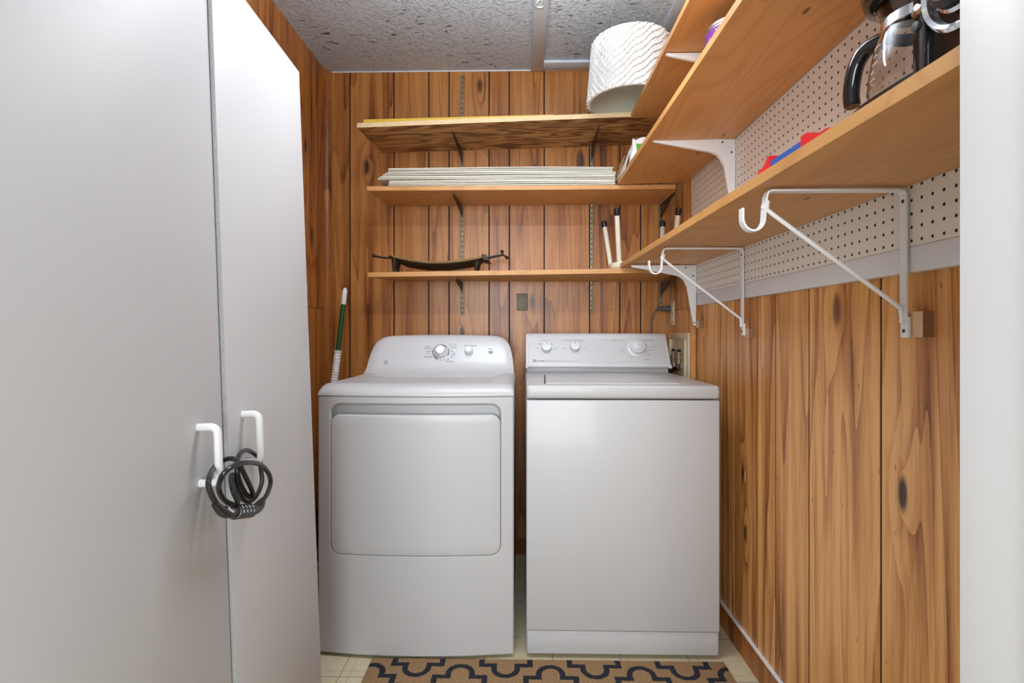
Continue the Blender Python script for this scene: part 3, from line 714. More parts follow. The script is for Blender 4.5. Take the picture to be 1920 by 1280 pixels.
b = MB(); c = onp(-0.140, 1.012); poly = [(-0.010, 0.006), (0.010, 0.006), (0.010, -0.002), (0.006, -0.008), (0, -0.010), (-0.006, -0.008), (-0.010, -0.002)]
b.prism(poly, lambda p, q, t: tuple(c+Vector((1, 0, 0))*p+sl*q+nf*t), -0.001, 0.0008); b.build('printed_badge', 'grey_text', hump)
b = MB(); c = onp(-0.603, 0.966)
for r0, r1 in ((0.0085, 0.0100), (0.0068, 0.0074)): b.lathe([(r0, -0.002), (r0, 0.0008), (r1, 0.0008), (r1, -0.002)], c, nf, 28, False)
lg = b.build('round_emblem', 'grey_text', hump)
text('emblem_letters', 'GE', 0.0085, c+nf*0.0008, (1, 0, 0), sl, 'grey_text', lg, shear=0.3)

# ------------------------------------------------------------------ washer
WX0, WX1 = 0.0145, 0.6630; WYF = 1.767
wa = thing('washing_machine', ((WX0+WX1)/2, 2.1, 0.0), 'white top-loading washing machine with a slanted control console, right of the dryer', 'washer')
b = MB()
b.box(WX0, WX1, WYF+0.004, 2.45, 0.020, 0.872, 0.004)
for fx in (WX0+0.05, WX1-0.05):
    for fy in (1.83, 2.38): b.cyl((fx, fy, 0.0), (fx, fy, 0.03), 0.018, None, 14)
b.build('body', 'appliance', wa)
b = MB(); b.box(WX0, WX1, WYF-0.006, WYF+0.01, 0.094, 0.872, 0.005, 3); b.build('front_panel', 'appliance', wa)
b = MB(); b.box(WX0+0.003, WX1-0.004, WYF-0.002, WYF+0.012, 0.014, 0.0915, 0.004, 2); b.build('toe_panel', 'appliance', wa)
b = MB(); b.box(WX0, WX1, WYF-0.008, 2.45, 0.876, 0.921, 0.010, 4); b.build('top_panel', 'appliance', wa)
# lid, slightly raised with an arched rear
b = MB(); out = []
pl = [(0.105, 1.90), (0.105, 2.20)]; 
arc = [(0.105+0.405*i/16, 2.20+0.030*math.sin(PI*i/16)) for i in range(17)]
poly = [(0.085, 1.815), (0.545, 1.815), (0.530, 2.20)]+[(0.53-0.43*i/16, 2.20+0.045*math.sin(PI*i/16)) for i in range(1, 16)]+[(0.100, 2.20)]
b.prism(poly, lambda p, q, t: (p, q, t), 0.920, 0.9255, 0.0022); lid = b.build('lid', 'appliance', wa)
b = MB(); b.hexa([(0.077, 1.82, 0.9208), (0.0815, 1.82, 0.9208), (0.0965, 2.20, 0.9208), (0.0925, 2.20, 0.9208), (0.077, 1.82, 0.9214), (0.0815, 1.82, 0.9214), (0.0965, 2.20, 0.9214), (0.0925, 2.20, 0.9214)]); b.build('lid_seam', 'groove', lid)
# console
CX0, CX1 = 0.0165, 0.652
b = MB(); b.box(CX0+0.004, CX1-0.004, 2.325, 2.44, 0.920, 0.950, 0.003); b.build('console_base', 'appliance', wa)
b = MB(); prof = [(2.302, 0.944), (2.296, 0.950), (2.300, 0.962), (2.372, 1.080), (2.384, 1.092), (2.400, 1.096), (2.445, 1.094), (2.445, 0.944)]
b.prism(prof, lambda p, q, t: (t, p, q), CX0, CX1, 0.003); con = b.build('console', 'appliance_plastic', wa)
psl = Vector((0, 0.072, 0.118)).normalized(); pnf = Vector((1, 0, 0)).cross(psl); pnf = pnf if pnf.y < 0 else -pnf
def onc(x, t, d=0.0): return Vector((x, 2.300, 0.962))+psl*t+pnf*d      # t along the slope 0..0.138
b = MB(); q = [onc(CX0+0.012, 0.003), onc(CX1-0.012, 0.003), onc(CX1-0.012, 0.128), onc(CX0+0.012, 0.128)]
b.hexa([tuple(p-pnf*0.002) for p in q]+[tuple(p+pnf*0.0012) for p in q], 0.001, 1); b.build('control_plate', 'appliance', con)
b = MB(); b.box(CX0-0.001, CX0+0.010, 2.290, 2.31, 0.942, 0.958, 0.002); b.build('end_cap', 'appliance_plastic', con)
b = MB(); b.box(CX1-0.010, CX1+0.003, 2.290, 2.31, 0.942, 0.958, 0.002); b.build('end_cap', 'appliance_plastic', con)
b = MB(); R = [(2.3005, 0.957), (2.371, 1.0765), (2.383, 1.088), (2.398, 1.0935), (2.40, 1.0925), (2.386, 1.086), (2.376, 1.0755), (2.306, 0.957)]
b.prism(R, lambda p, q, t: (t, p, q), CX1-0.0005, CX1+0.0012); b.build('end_trim', 'black', con)
def wknob(x, t, r, big=False):
    c = onc(x, t, 0.001)
    b = MB()
    if big: b.lathe([(0.046, 0.0), (0.046, 0.003), (0.041, 0.006), (0.036, 0.007), (0.034, 0.018), (0.031, 0.021), (0.022, 0.022), (0.021, 0.026), (0.018, 0.028), (0.0, 0.028)], c, pnf, 44, False)
    else: b.lathe([(r*1.06, 0.0), (r, 0.016), (r*0.92, 0.019), (0.0, 0.0195)], c, pnf, 32, False)
    kn = b.build('knob', 'appliance_plastic', con)
    b = MB()
    d = (Vector((1, 0, 0))*0.75+psl*0.6).normalized() if x < 0.1 else psl
    if big: d = (Vector((1, 0, 0))*0.8-psl*0.5).normalized()
    s_ = c+d*r*(0.45 if not big else 0.0)+pnf*0.0196; e_ = c+d*r*0.92+pnf*0.0196
    if big: s_ = c+d*0.037+pnf*0.0065; e_ = c+d*0.046+pnf*0.004
    b.strap([s_, e_], tuple(d.cross(pnf)*0.0022), 0.0006); b.build('pointer', 'dark_text', kn)
wknob(0.109, 0.078, 0.0215); wknob(0.236, 0.082, 0.0215); wknob(0.514, 0.080, 0.036, True)
def wtext(x, t, s_, str_, m='grey_text'): text('printed_label', str_, s_, onc(x, t, 0.0018), (1, 0, 0), psl, m, con)
wtext(0.105, 0.118, 0.0075, 'WATER LEVEL'); wtext(0.228, 0.118, 0.0075, 'WASH/RINSE TEMPERATURE'); wtext(0.432, 0.118, 0.0075, 'REGULAR WASH'); wtext(0.562, 0.118, 0.0075, 'PERMANENT PRESS')
for x, t, st in ((0.068, 0.077, 'SMALL'), (0.085, 0.100, 'MEDIUM'), (0.132, 0.100, 'LARGE'), (0.146, 0.075, 'EXTRA'), (0.190, 0.077, 'COLD'), (0.236, 0.108, 'WARM'), (0.280, 0.077, 'HOT'), (0.474, 0.108, '10'), (0.463, 0.100, '14'), (0.536, 0.110, 'SOAK'), (0.552, 0.105, '6'), (0.556, 0.098, 'LIGHT'), (0.588, 0.085, 'OFF  REG  HVY'), (0.574, 0.068, 'DELICATE'), (0.566, 0.046, 'SPIN'), (0.556, 0.036, 'OFF'), (0.447, 0.070, 'RINSE'), (0.447, 0.062, 'SPIN'), (0.452, 0.054, 'OFF'), (0.470, 0.036, '4'), (0.482, 0.032, 'OFF')):
    wtext(x, t, 0.006, st)
wtext(0.548, 0.020, 0.0075, 'NORMAL')
wtext(0.170, 0.013, 0.0055, 'DEPENDABLE CARE    HEAVY DUTY    LARGE CAPACITY    QUIET PLUS')
text('brand_wordmark', 'MAYTAG', 0.0085, onc(0.081, 0.013, 0.0018), (1, 0, 0), psl, 'dark_text', con)
b = MB()
for p in (((-0.006, 0.005), (0.006, 0.005), (0.006, 0.003), (-0.006, 0.003)), ((-0.006, -0.003), (0.006, -0.003), (0.006, -0.005), (-0.006, -0.005)), ((-0.006, 0.005), (-0.0035, 0.005), (-0.0035, -0.005), (-0.006, -0.005)), ((0.0035, 0.005), (0.006, 0.005), (0.006, -0.005), (0.0035, -0.005))):
    b.prism(p, lambda u, v, t: tuple(onc(0.0545+u, 0.014+v, t)), 0.001, 0.002)
b.build('brand_icon', 'dark_text', con)

# ------------------------------------------------------------------ rug
b = MB(); b.hexa([(-0.505, 1.15, 0.0005), (0.675, 1.15, 0.0005), (0.668, 1.742, 0.0005), (-0.503, 1.740, 0.0005), (-0.505, 1.15, 0.010), (0.675, 1.15, 0.010), (0.668, 1.742, 0.010), (-0.503, 1.740, 0.010)], 0.003, 2)
tag(b.build('door_mat', 'rug'), 'tan coir mat with navy trellis pattern on the floor before the washer and dryer', 'rug')

# ------------------------------------------------------------------ things on the shelves
# drum lampshade with woven folds
sh = thing('lampshade', (0.455, 2.205, 2.062), 'white textured drum lampshade standing on the plywood shelf near the ceiling', 'lampshade')
cx, cy, z0, z1 = 0.455, 2.205, 2.062, 2.315
def srad(z): return 0.170+(0.150-0.170)*(z-z0)/(z1-z0)
b = MB(); nr, ns = 110, 560; R = []
for i in range(nr+1):
    z = z0+(z1-z0)*i/nr; row = []
    for j in range(ns):
        a = 2*PI*j/ns
        U = a*9.5/PI*2.6; Vv = (z-z0)/0.022
        p = U*0.75+Vv*0.62+0.16*math.sin(Vv*1.9+U); q = Vv*0.80-U*0.62+0.16*math.sin(U*1.7)
        h = 0.0075*(p % 1.0)+0.0080*(1-(q % 1.0))
        if i in (0, nr): h = 0.002
        r = srad(z)+h
        row.append((cx+r*math.cos(a), cy+r*math.sin(a), z))
    R.append(row)
b.rings(R, cap=False); b.build('fabric_shell', 'paper', sh, ang=25)
b = MB(); b.lathe([(srad(z0)-0.001, z0), (srad(z1)-0.001, z1)], (cx, cy, 0), (0, 0, 1), 64, False); b.build('lining', 'shade_in', sh)
b = MB(); b.lathe([(srad(z0)+0.006, z0), (srad(z0)+0.006, z0+0.003), (srad(z0)-0.002, z0+0.003), (srad(z0)-0.002, z0), (srad(z0)+0.006, z0)], (cx, cy, 0), (0, 0, 1), 64, False); b.build('rim', 'paper', sh)
b = MB(); b.lathe([(srad(z1)+0.006, z1-0.003), (srad(z1)+0.006, z1), (srad(z1)-0.002, z1), (srad(z1)-0.002, z1-0.003), (srad(z1)+0.006, z1-0.003)], (cx, cy, 0), (0, 0, 1), 64, False); b.build('rim', 'paper', sh)
b = MB(); b.lathe([(0.010, z1-0.07), (0.030, z1-0.064), (0.034, z1-0.060), (0.0, z1-0.055)], (cx, cy, 0), (0, 0, 1), 24, False)
b.lathe([(0.0, z0+0.035), (0.008, z0+0.039), (0.022, z0+0.046), (0.030, z0+0.054), (0.028, z0+0.060), (0.0, z0+0.062)], (cx-0.05, cy-0.09, 0), (0, 0, 1), 20, False)
for k in range(3):
    a = 2*PI*k/3+0.4; b.tube([(cx, cy, z1-0.06), (cx+0.08*math.cos(a), cy+0.08*math.sin(a), z1-0.05), (cx+(srad(z1)-0.002)*math.cos(a), cy+(srad(z1)-0.002)*math.sin(a), z1-0.004)], 0.002, 8)
b.tube([(cx, cy, z1-0.06), (cx-0.05, cy-0.09, z0+0.06)], 0.002, 8)
b.build('spider_fitting', 'steel', sh)

# stack of white panels
z = 1.7545
names = ['lowest', 'second from the bottom', 'third from the bottom', 'fourth from the bottom', 'fifth from the bottom', 'sixth from the bottom', 'middle one', 'sixth from the top', 'fifth from the top', 'fourth from the top', 'third from the top', 'second from the top', 'topmost']
lefts = [-0.632, -0.604, -0.602, -0.598, -0.600, -0.652, -0.646, -0.638, -0.628, -0.618, -0.606, -0.604, -0.602]
for i in range(13):
    b = MB(); x0 = lefts[i]; x1 = 0.418-0.0015*(i % 4)-(0.010 if i > 9 else 0); nx = 14; R = []
    gap = 0.0066; th = 0.0036
    y0 = 2.338+0.002*((i*5) % 3); y1 = 2.585
    for k in range(nx+1):
        x = x0+(x1-x0)*k/nx; s_ = (x-x0)/(x1-x0)
        sag = 0.0011*math.sin(PI*s_*2+i*1.3)*(1 if i else 0)-0.0007*math.sin(i*2.1)*(1-s_)*(1 if i else 0)
        if i >= 6: sag += 0.004*math.sin(PI*min(1, s_*1.1))*((i-5)/8)
        if i: sag += 0.0012
        zz = z+sag
        R.append([(x, y0, zz), (x, y1, zz), (x, y1, zz+th), (x, y0, zz+th)])
    b.rings(R)
    tag(b.build('white_panel', 'stack', None, (-0.1, 2.45, z)), 'long thin white panel, %s in the stack on the middle back shelf' % names[i], 'panel', 'white panels stacked on the back shelf')
    z += gap
# yellow strip on the plywood shelf
b = MB(); b.hexa([(-0.700, 2.285, 2.0152), (0.14, 2.292, 2.0432), (0.14, 2.312, 2.0430), (-0.700, 2.305, 2.0152), (-0.700, 2.285, 2.038), (0.14, 2.292, 2.0565), (0.14, 2.312, 2.0565), (-0.700, 2.305, 2.038)], 0.001, 1)
tag(b.build('yellow_strip', 'yellow', None, (-0.28, 2.3, 2.03)), 'long thin yellow strip lying along the front of the plywood shelf', 'strip')

# leaning card and plastic bag at the stack's right end
b = MB(); b.hexa([(0.4205, 2.328, 1.779), (0.4235, 2.328, 1.779), (0.4235, 2.44, 1.779), (0.4205, 2.44, 1.779), (0.452, 2.312, 1.880), (0.455, 2.312, 1.880), (0.455, 2.43, 1.880), (0.452, 2.43, 1.880)])
tag(b.build('cardboard_sheet', 'cardboard', None, (0.43, 2.38, 1.779)), 'small tan card leaning against the white bag beside the panel stack', 'card')
bag = thing('plastic_bag', (0.505, 2.22, 1.7855), 'crumpled white plastic bag with a green patch on the middle right shelf', 'bag')
b = MB(); R = []; rn = random.Random(3)
for i in range(11):
    t = i/10; zz = 1.7815+0.140*t; hx = 0.056*(1-0.35*t**2); hy = 0.050*(1-0.72*t**1.6); row = []
    for j in range(28):
        a = 2*PI*j/28; c_, s_ = math.cos(a), math.sin(a)
        k = 1+0.10*math.sin(a*5+i*0.9)*t+rn.uniform(-0.03, 0.03)
        row.append((0.508+hx*k*math.copysign(abs(c_)**0.6, c_), 2.235+hy*k*math.copysign(abs(s_)**0.6, s_), zz+(0.006*math.sin(a*4+1) if i > 7 else 0)))
    R.append(row)
b.rings(R); b.build('wrapper', 'paper', bag, ang=50)
b = MB(); b.hexa([(0.480, 2.176, 1.83), (0.515, 2.176, 1.83), (0.515, 2.180, 1.83), (0.480, 2.180, 1.83), (0.480, 2.200, 1.892), (0.515, 2.200, 1.892), (0.515, 2.204, 1.892), (0.480, 2.204, 1.892)]); b.build('printed_patch', 'bag_green', bag)
b = MB(); b.hexa([(0.424, 2.318, 1.7787), (0.426, 2.318, 1.7787), (0.430, 2.19, 1.7787), (0.428, 2.19, 1.7787), (0.447, 2.318, 1.838), (0.449, 2.318, 1.838), (0.451, 2.19, 1.865), (0.449, 2.19, 1.865)])
tag(b.build('paper_sheet', 'paper', None, (0.43, 2.25, 1.7787)), 'stiff white sheet leaning at the right end of the panel stack', 'paper')

# bronze tray
ty = 2.465
tr = thing('bronze_tray', (-0.395, ty, 1.3785), 'long curved bronze tray with twig handles on the lowest back shelf', 'tray')
def tz(x):
    s_ = (x+0.395)/0.24; return 1.4195+0.040*s_*s_ if s_ < 0 else 1.4195+0.034*s_*s_
b = MB(); R = []
for i in range(25):
    x = -0.625+(0.46)*i/24; z_ = tz(x); w = 0.060 if i > 3 else 0.032+0.007*i
    t = 0.008; bz = 0.016*min(1, (x+0.625)/0.08, (-0.165-x)/0.08+0.2)
    R.append([(x, ty-w, z_+0.006), (x, ty-w+0.008, z_+0.003), (x, ty, z_-bz), (x, ty+w-0.008, z_+0.003), (x, ty+w, z_+0.006), (x, ty+w, z_+0.006-t), (x, ty+w*0.4, z_-bz-t), (x, ty-w*0.4, z_-bz-t), (x, ty-w, z_+0.006-t-0.001)])
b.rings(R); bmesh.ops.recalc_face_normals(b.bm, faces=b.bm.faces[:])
for f in b.bm.faces: f.material_index = 0 if f.normal.z > 0.2 else 1  # shade under the dish put into the colour: sides and underside take the dark bronze
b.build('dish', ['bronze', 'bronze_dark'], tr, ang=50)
for sg in (-1, 1):
    b = MB(); b.tube([(-0.60+0.43*i/24, ty+sg*0.060, tz(-0.60+0.43*i/24)+0.004) for i in range(25)], 0.0055, 8); b.build('rim', 'bronze', tr)
b = MB(); b.hexa([(-0.180, ty-0.068, 1.434), (-0.150, ty-0.068, 1.432), (-0.150, ty+0.068, 1.432), (-0.180, ty+0.068, 1.434), (-0.188, ty-0.064, 1.462), (-0.165, ty-0.064, 1.459), (-0.165, ty+0.064, 1.459), (-0.188, ty+0.064, 1.462)], 0.002); b.build('end_plate', 'bronze_dark', tr)
b = MB(); b.tube(smooth_path([(-0.61, ty, tz(-0.61)+0.001), (-0.66, ty, 1.455), (-0.700, ty, 1.463)], 4), 0.005, 10); b.sphere((-0.704, ty, 1.464), 0.009); b.build('twig_handle', 'bronze_dark', tr)
b = MB()
for dy, dz in ((-0.03, 0.0), (0.03, 0.006)):
    b.tube([(-0.17, ty+dy, 1.447+dz), (-0.12, ty+dy, 1.458+dz), (-0.086, ty+dy*0.6, 1.463+dz)], 0.0042, 10)
b.tube([(-0.098, ty-0.02, 1.478), (-0.090, ty, 1.466), (-0.072, ty+0.02, 1.458)], 0.004, 10)
b.sphere((-0.094, ty-0.02, 1.479), 0.0085); b.sphere((-0.072, ty+0.02, 1.456), 0.0085); b.build('twig_handle', 'bronze_dark', tr)
for x in (-0.60, -0.215):
    for dy in (-0.035, 0.035):
        b = MB(); b.tube([(x, ty+dy, 1.3795), (x, ty+dy, 1.390), (x+0.004, ty+dy, tz(x)-0.002)], [0.004, 0.007, 0.016], 12); b.build('foot', 'bronze_dark', tr)

# upturned white stool
st = thing('step_stool', (0.56, 2.49, 1.392), 'small cream stool upside down on the lowest back shelf in the corner', 'stool')
b = MB(); pts = []
rr_ = rrect(0.414, 0.722, 2.402, 2.585, 0.06, 8)
def srow(d, z_): 
    return [(0.568+(p[0]-0.568)*(1-d/0.154), 2.4935+(p[1]-2.4935)*(1-d/0.092), z_) for p in rr_]
def slab(z0_, z1_, m): 
    b.rings([srow(0.012, z0_), srow(0.003, z0_+0.004), srow(0.0, z0_+0.012), srow(0.0, z1_-0.010), srow(0.004, z1_-0.003), srow(0.014, z1_)])
slab(1.3925, 1.428, 0); b.build('seat', 'ivory', st, ang=50)
for (xa, ya, xb, yb, zt) in ((0.432, 2.55, 0.402, 2.575, 1.646), (0.450, 2.425, 0.427, 2.365, 1.662), (0.676, 2.55, 0.690, 2.575, 1.646), (0.696, 2.425, 0.706, 2.365, 1.662)):
    b = MB(); p = Vector((xa, ya, 1.422)); q = Vector((xb, yb, zt)); d = (q-p); e = p+d*0.88
    b.tube([p, p+d*0.5, e], [0.0115, 0.0118, 0.0115], 18); lg = b.build('leg', 'ivory', st)
    b = MB(); b.tube([p+d*0.865, p+d*0.875, p+d*0.99, q], [0.0128, 0.0136, 0.0136, 0.0115], 18); b.build('rubber_foot', 'black', lg)

# paint can
pc = thing('paint_can', (0.618, 1.525, 1.788), 'metal paint can with a purple and white label on the middle right shelf', 'paint can')
zc0, hc, rc = 1.7885, 0.188, 0.081; c0 = (0.618, 1.525, 0)
b = MB(); b.lathe([(0.0, zc0), (rc, zc0), (rc+0.002, zc0+0.003), (rc, zc0+0.006), (rc, zc0+hc-0.008), (rc+0.0025, zc0+hc-0.006), (rc+0.0025, zc0+hc), (rc-0.004, zc0+hc), (rc-0.006, zc0+hc-0.005), (0.0, zc0+hc-0.005)], c0, (0, 0, 1), 48, False); b.build('body', 'steel', pc)
b = MB(); b.lathe([(rc+0.0006, zc0+0.020), (rc+0.0006, zc0+hc-0.018)], c0, (0, 0, 1), 64, False)
b.bm.faces.ensure_lookup_table()
for f in b.bm.faces:
    m = f.calc_center_median(); a = math.atan2(m.y-c0[1], m.x-c0[0])
    f.material_index = 0
b.build('paper_label', 'paper', pc)
b = MB(); b.lathe([(rc+0.0012, zc0+hc-0.040), (rc+0.0012, zc0+hc-0.012)], c0, (0, 0, 1), 64, False); b.build('label_band', 'purple', pc)
b = MB(); b.lathe([(rc+0.0012, zc0+0.03), (rc+0.0012, zc0+0.075)], c0, (0, 0, 1), 64, False); b.build('label_band', 'red', pc)
for i, ch in enumerate('WHITE CEILING'):
    a = -PI/2-0.95+0.13*i; d = Vector((math.cos(a), math.sin(a), 0))
    if ch != ' ': text('label_letter', ch, 0.017, Vector((c0[0], c0[1], zc0+hc-0.026))+d*(rc+0.0014), (-math.sin(a), math.cos(a), 0), (0, 0, 1), 'white_text', pc)
b = MB(); b.tube(smooth_path([(c0[0]-0.080, c0[1]-0.02, zc0+hc-0.035), (c0[0]-0.088, c0[1]-0.03, zc0+0.09), (c0[0]-0.03, c0[1]-0.092, zc0+0.06), (c0[0]+0.05, c0[1]-0.075, zc0+0.09), (c0[0]+0.081, c0[1]-0.02, zc0+hc-0.035)], 6), 0.0018, 8); b.build('bail_handle', 'steel', pc)

# coffee maker and carafe
cm = thing('coffee_maker', (0.595, 0.575, 1.392), 'black coffee maker with a chrome-ringed dial at the near end of the lowest right shelf', 'coffee maker')
zb = 1.3950
b = MB(); b.box(0.462, 0.700, 0.530, 0.622, zb, zb+0.30, 0.008, 3); body = b.build('body', 'black_gloss', cm)
b = MB(); b.prism([(0.468, 0.60), (0.690, 0.60), (0.690, 0.70)]+[(0.579+0.111*math.cos(a*PI/12), 0.735+0.088*math.sin(a*PI/12)) for a in range(0, 13)]+[(0.468, 0.70)], lambda p, q, t: (p, q, t), zb, zb+0.019, 0.004); b.build('base', 'black_gloss', cm)
b = MB(); b.lathe([(0.0, zb+0.0185), (0.066, zb+0.0185), (0.066, zb+0.0225), (0.060, zb+0.0235), (0.0, zb+0.0235)], (0.567, 0.745, 0), (0, 0, 1), 44, False); b.build('warming_plate', 'dark_metal', cm)
b = MB(); b.lathe([(0.0, zb+0.172), (0.064, zb+0.172), (0.078, zb+0.178), (0.082, zb+0.190), (0.083, zb+0.30), (0.0, zb+0.302)], (0.567, 0.735, 0), (0, 0, 1), 44, False); b.build('brew_basket', 'black_gloss', cm)
b = MB(); b.box(0.475, 0.690, 0.60, 0.72, zb+0.24, zb+0.30, 0.008, 2); b.build('top_cover', 'black_gloss', cm)
b = MB(); b.box(0.455, 0.470, 0.600, 0.619, zb+0.002, zb+0.30, 0.004, 2); b.build('front_pillar', 'black_gloss', cm)
b = MB(); b.lathe([(0.055, -0.004), (0.056, 0.004), (0.052, 0.008), (0.048, 0.005), (0.048, -0.004)], (0.462, 0.551, zb+0.080), (-1, 0, 0), 40, False); b.build('dial_ring', 'chrome', cm)
b = MB(); b.lathe([(0.034, -0.002), (0.033, 0.016), (0.026, 0.022), (0.0, 0.023)], (0.462, 0.551, zb+0.080), (-1, 0, 0), 36, False); dl = b.build('dial', 'black', cm)
b = MB(); b.lathe([(0.0365, -0.002), (0.0375, 0.006), (0.034, 0.009)], (0.462, 0.551, zb+0.080), (-1, 0, 0), 36, False); b.build('dial_bezel', 'chrome', dl)
b = MB(); b.lathe([(0.007, -0.001), (0.007, 0.002), (0.0, 0.003)], (0.455, 0.6095, zb+0.075), (-1, 0, 0), 20, False); b.build('button', 'chrome', cm)
b = MB(); b.lathe([(0.006, -0.001), (0.0056, 0.0034), (0.0, 0.0036)], (0.455, 0.6095, zb+0.057), (-1, 0, 0), 20, False); b.build('button', 'black', cm)
kc = (0.567, 0.745, 0); zk = 1.4190; ks = 0.9
def zh(h): return zk+h*ks
ca = thing('coffee_carafe', (kc[0], kc[1], zk), 'empty glass coffee carafe with black handle and lid beside the coffee maker', 'carafe')
op = [(0.055, zh(0.012)), (0.066, zh(0.020)), (0.0685, zh(0.035)), (0.066, zh(0.065)), (0.060, zh(0.100)), (0.053, zh(0.122)), (0.049, zh(0.132)), (0.049, zh(0.142)), (0.054, zh(0.152)), (0.058, zh(0.160))]
ip = [(r-0.0022, z_) for r, z_ in op[::-1]]; ip[-1] = (0.053, zh(0.0145))
b = MB(); b.lathe([(0.0, zh(0.012))]+op+ip+[(0.0, zh(0.0145))], kc, (0, 0, 1), 56, False); b.build('glass_jug', 'glass', ca, ang=60)
b = MB(); b.lathe([(0.0, zk), (0.058, zk), (0.064, zh(0.004)), (0.0665, zh(0.012)), (0.066, zh(0.0175)), (0.056, zh(0.0115)), (0.0, zh(0.0115))], kc, (0, 0, 1), 48, False); b.build('base_ring', 'black_gloss', ca)
b = MB(); b.lathe([(0.0505, zh(0.122)), (0.0535, zh(0.124)), (0.0520, zh(0.140)), (0.0500, zh(0.142))], kc, (0, 0, 1), 48, False); b.build('collar_band', 'chrome', ca)
b = MB(); b.lathe([(0.0, zh(0.154)), (0.052, zh(0.154)), (0.054, zh(0.158)), (0.052, zh(0.161)), (0.0, zh(0.1615))], kc, (0, 0, 1), 44, False); b.build('lid', 'black_gloss', ca)
hd = Vector((-0.36, 0.93, 0)).normalized()
def hp(r, z_): return Vector((kc[0], kc[1], zk+z_*ks))+hd*r
b = MB(); b.tube(smooth_path([hp(0.050, 0.137), hp(0.064, 0.139), hp(0.085, 0.134), hp(0.100, 0.117), hp(0.107, 0.090), hp(0.109, 0.066), hp(0.107, 0.046)], 5), [0.008+0.004*min(1, i/8) for i in range(30)]+[0.010], 16); b.build('handle', 'black_gloss', ca)
b = MB()
vd = Vector((-0.72, -0.70, 0)).normalized(); sd = Vector((0, 0, 1)).cross(vd)
for i, zz in enumerate((0.045, 0.058, 0.071, 0.084, 0.097)):
    for L_ in ((0.009,) if i % 2 else (0.014,)):
        a0 = math.atan2(hd.y, hd.x)+0.95; r = 0.0692-0.0085*max(0, (zz-0.035)/0.065)
        pts = [Vector((kc[0]+(r+0.0004)*math.cos(a0+k*L_/r/4), kc[1]+(r+0.0004)*math.sin(a0+k*L_/r/4), zk+zz*ks)) for k in range(5)]
        b.tube(pts, 0.0007, 6)
b.build('measuring_marks', 'white_text', ca)

# red / blue packet on the lowest right shelf
pk = thing('wrapped_packet', (0.49, 0.94, 1.396), 'slim blue and white packet with red scalloped ends on the lowest right shelf', 'packet')
zs = 0.0
def pz(y, h): return 1.3915+0.01215*(y-0.52)+h
def scallop(y0_, y1_, hmax, rising, name='red_end'):
    b = MB(); n = 9; top = []
    for i in range(n+1):
        t = i/n; h = hmax*(0.45+0.55*(t if rising else 1-t))+0.003*math.sin(t*10)
        top.append((y0_+(y1_-y0_)*t, zs+h))
    poly = [(y0_, zs)]+top+[(y1_, zs)]
    b.prism(poly, lambda p, q, t: (t, p, pz(p, q)), 0.478, 0.505); b.build(name, 'red', pk)
scallop(1.018, 1.075, 0.044, False); scallop(0.810, 0.905, 0.041, True)
b = MB(); b.prism([(0.895, 0), (1.025, 0), (1.025, 0.033), (0.895, 0.033)], lambda p, q, t: (t, p, pz(p, q)), 0.480, 0.496); b.build('blue_strip', 'blue', pk)
b = MB(); b.prism([(0.900, 0), (1.020, 0), (1.020, 0.042), (0.900, 0.042)], lambda p, q, t: (t, p, pz(p, q)), 0.497, 0.502); b.build('clear_backing', 'paper', pk)

# ------------------------------------------------------------------ wall details
# outlet, plug and cord
ol = thing('wall_outlet', (0.732, 2.552, 1.19), 'tan outlet plate in the right corner above the washer', 'outlet')
b = MB(); b.box(0.7255, 0.7318, 2.518, 2.586, 1.133, 1.249, 0.002); b.build('cover_plate', 'cream', ol)
for zz in (1.168, 1.214):
    b = MB(); b.prism(rrect(2.536, 2.568, zz-0.014, zz+0.014, 0.010, 5), lambda p, q, t: (t, p, q), 0.7235, 0.7256); r_ = b.build('socket', 'ivory', ol)
    if zz < 1.2:
        b = MB(); b.box(0.7230, 0.7236, 2.544, 2.5465, zz-0.002, zz+0.006); b.box(0.7230, 0.7236, 2.5575, 2.560, zz-0.002, zz+0.006); b.build('slots', 'groove', r_)
pcord = thing('power_cord', (0.70, 2.55, 1.0), 'grey power cord plugged into the corner outlet, dropping behind the washer', 'cord')
b = MB(); b.tube([(0.7225, 2.552, 1.214), (0.715, 2.552, 1.214), (0.690, 2.550, 1.2155), (0.665, 2.548, 1.216), (0.655, 2.547, 1.212)], [0.014, 0.0145, 0.012, 0.008, 0.005], 14); b.build('plug', 'grey_plug', pcord)
b = MB(); b.tube(smooth_path([(0.657, 2.547, 1.213), (0.644, 2.547, 1.198), (0.633, 2.547, 1.165), (0.628, 2.547, 1.12), (0.628, 2.548, 1.06), (0.628, 2.548, 0.95), (0.628, 2.548, 0.7), (0.62, 2.548, 0.45)], 5), 0.0032, 8); b.build('cable', 'grey_plug', pcord)
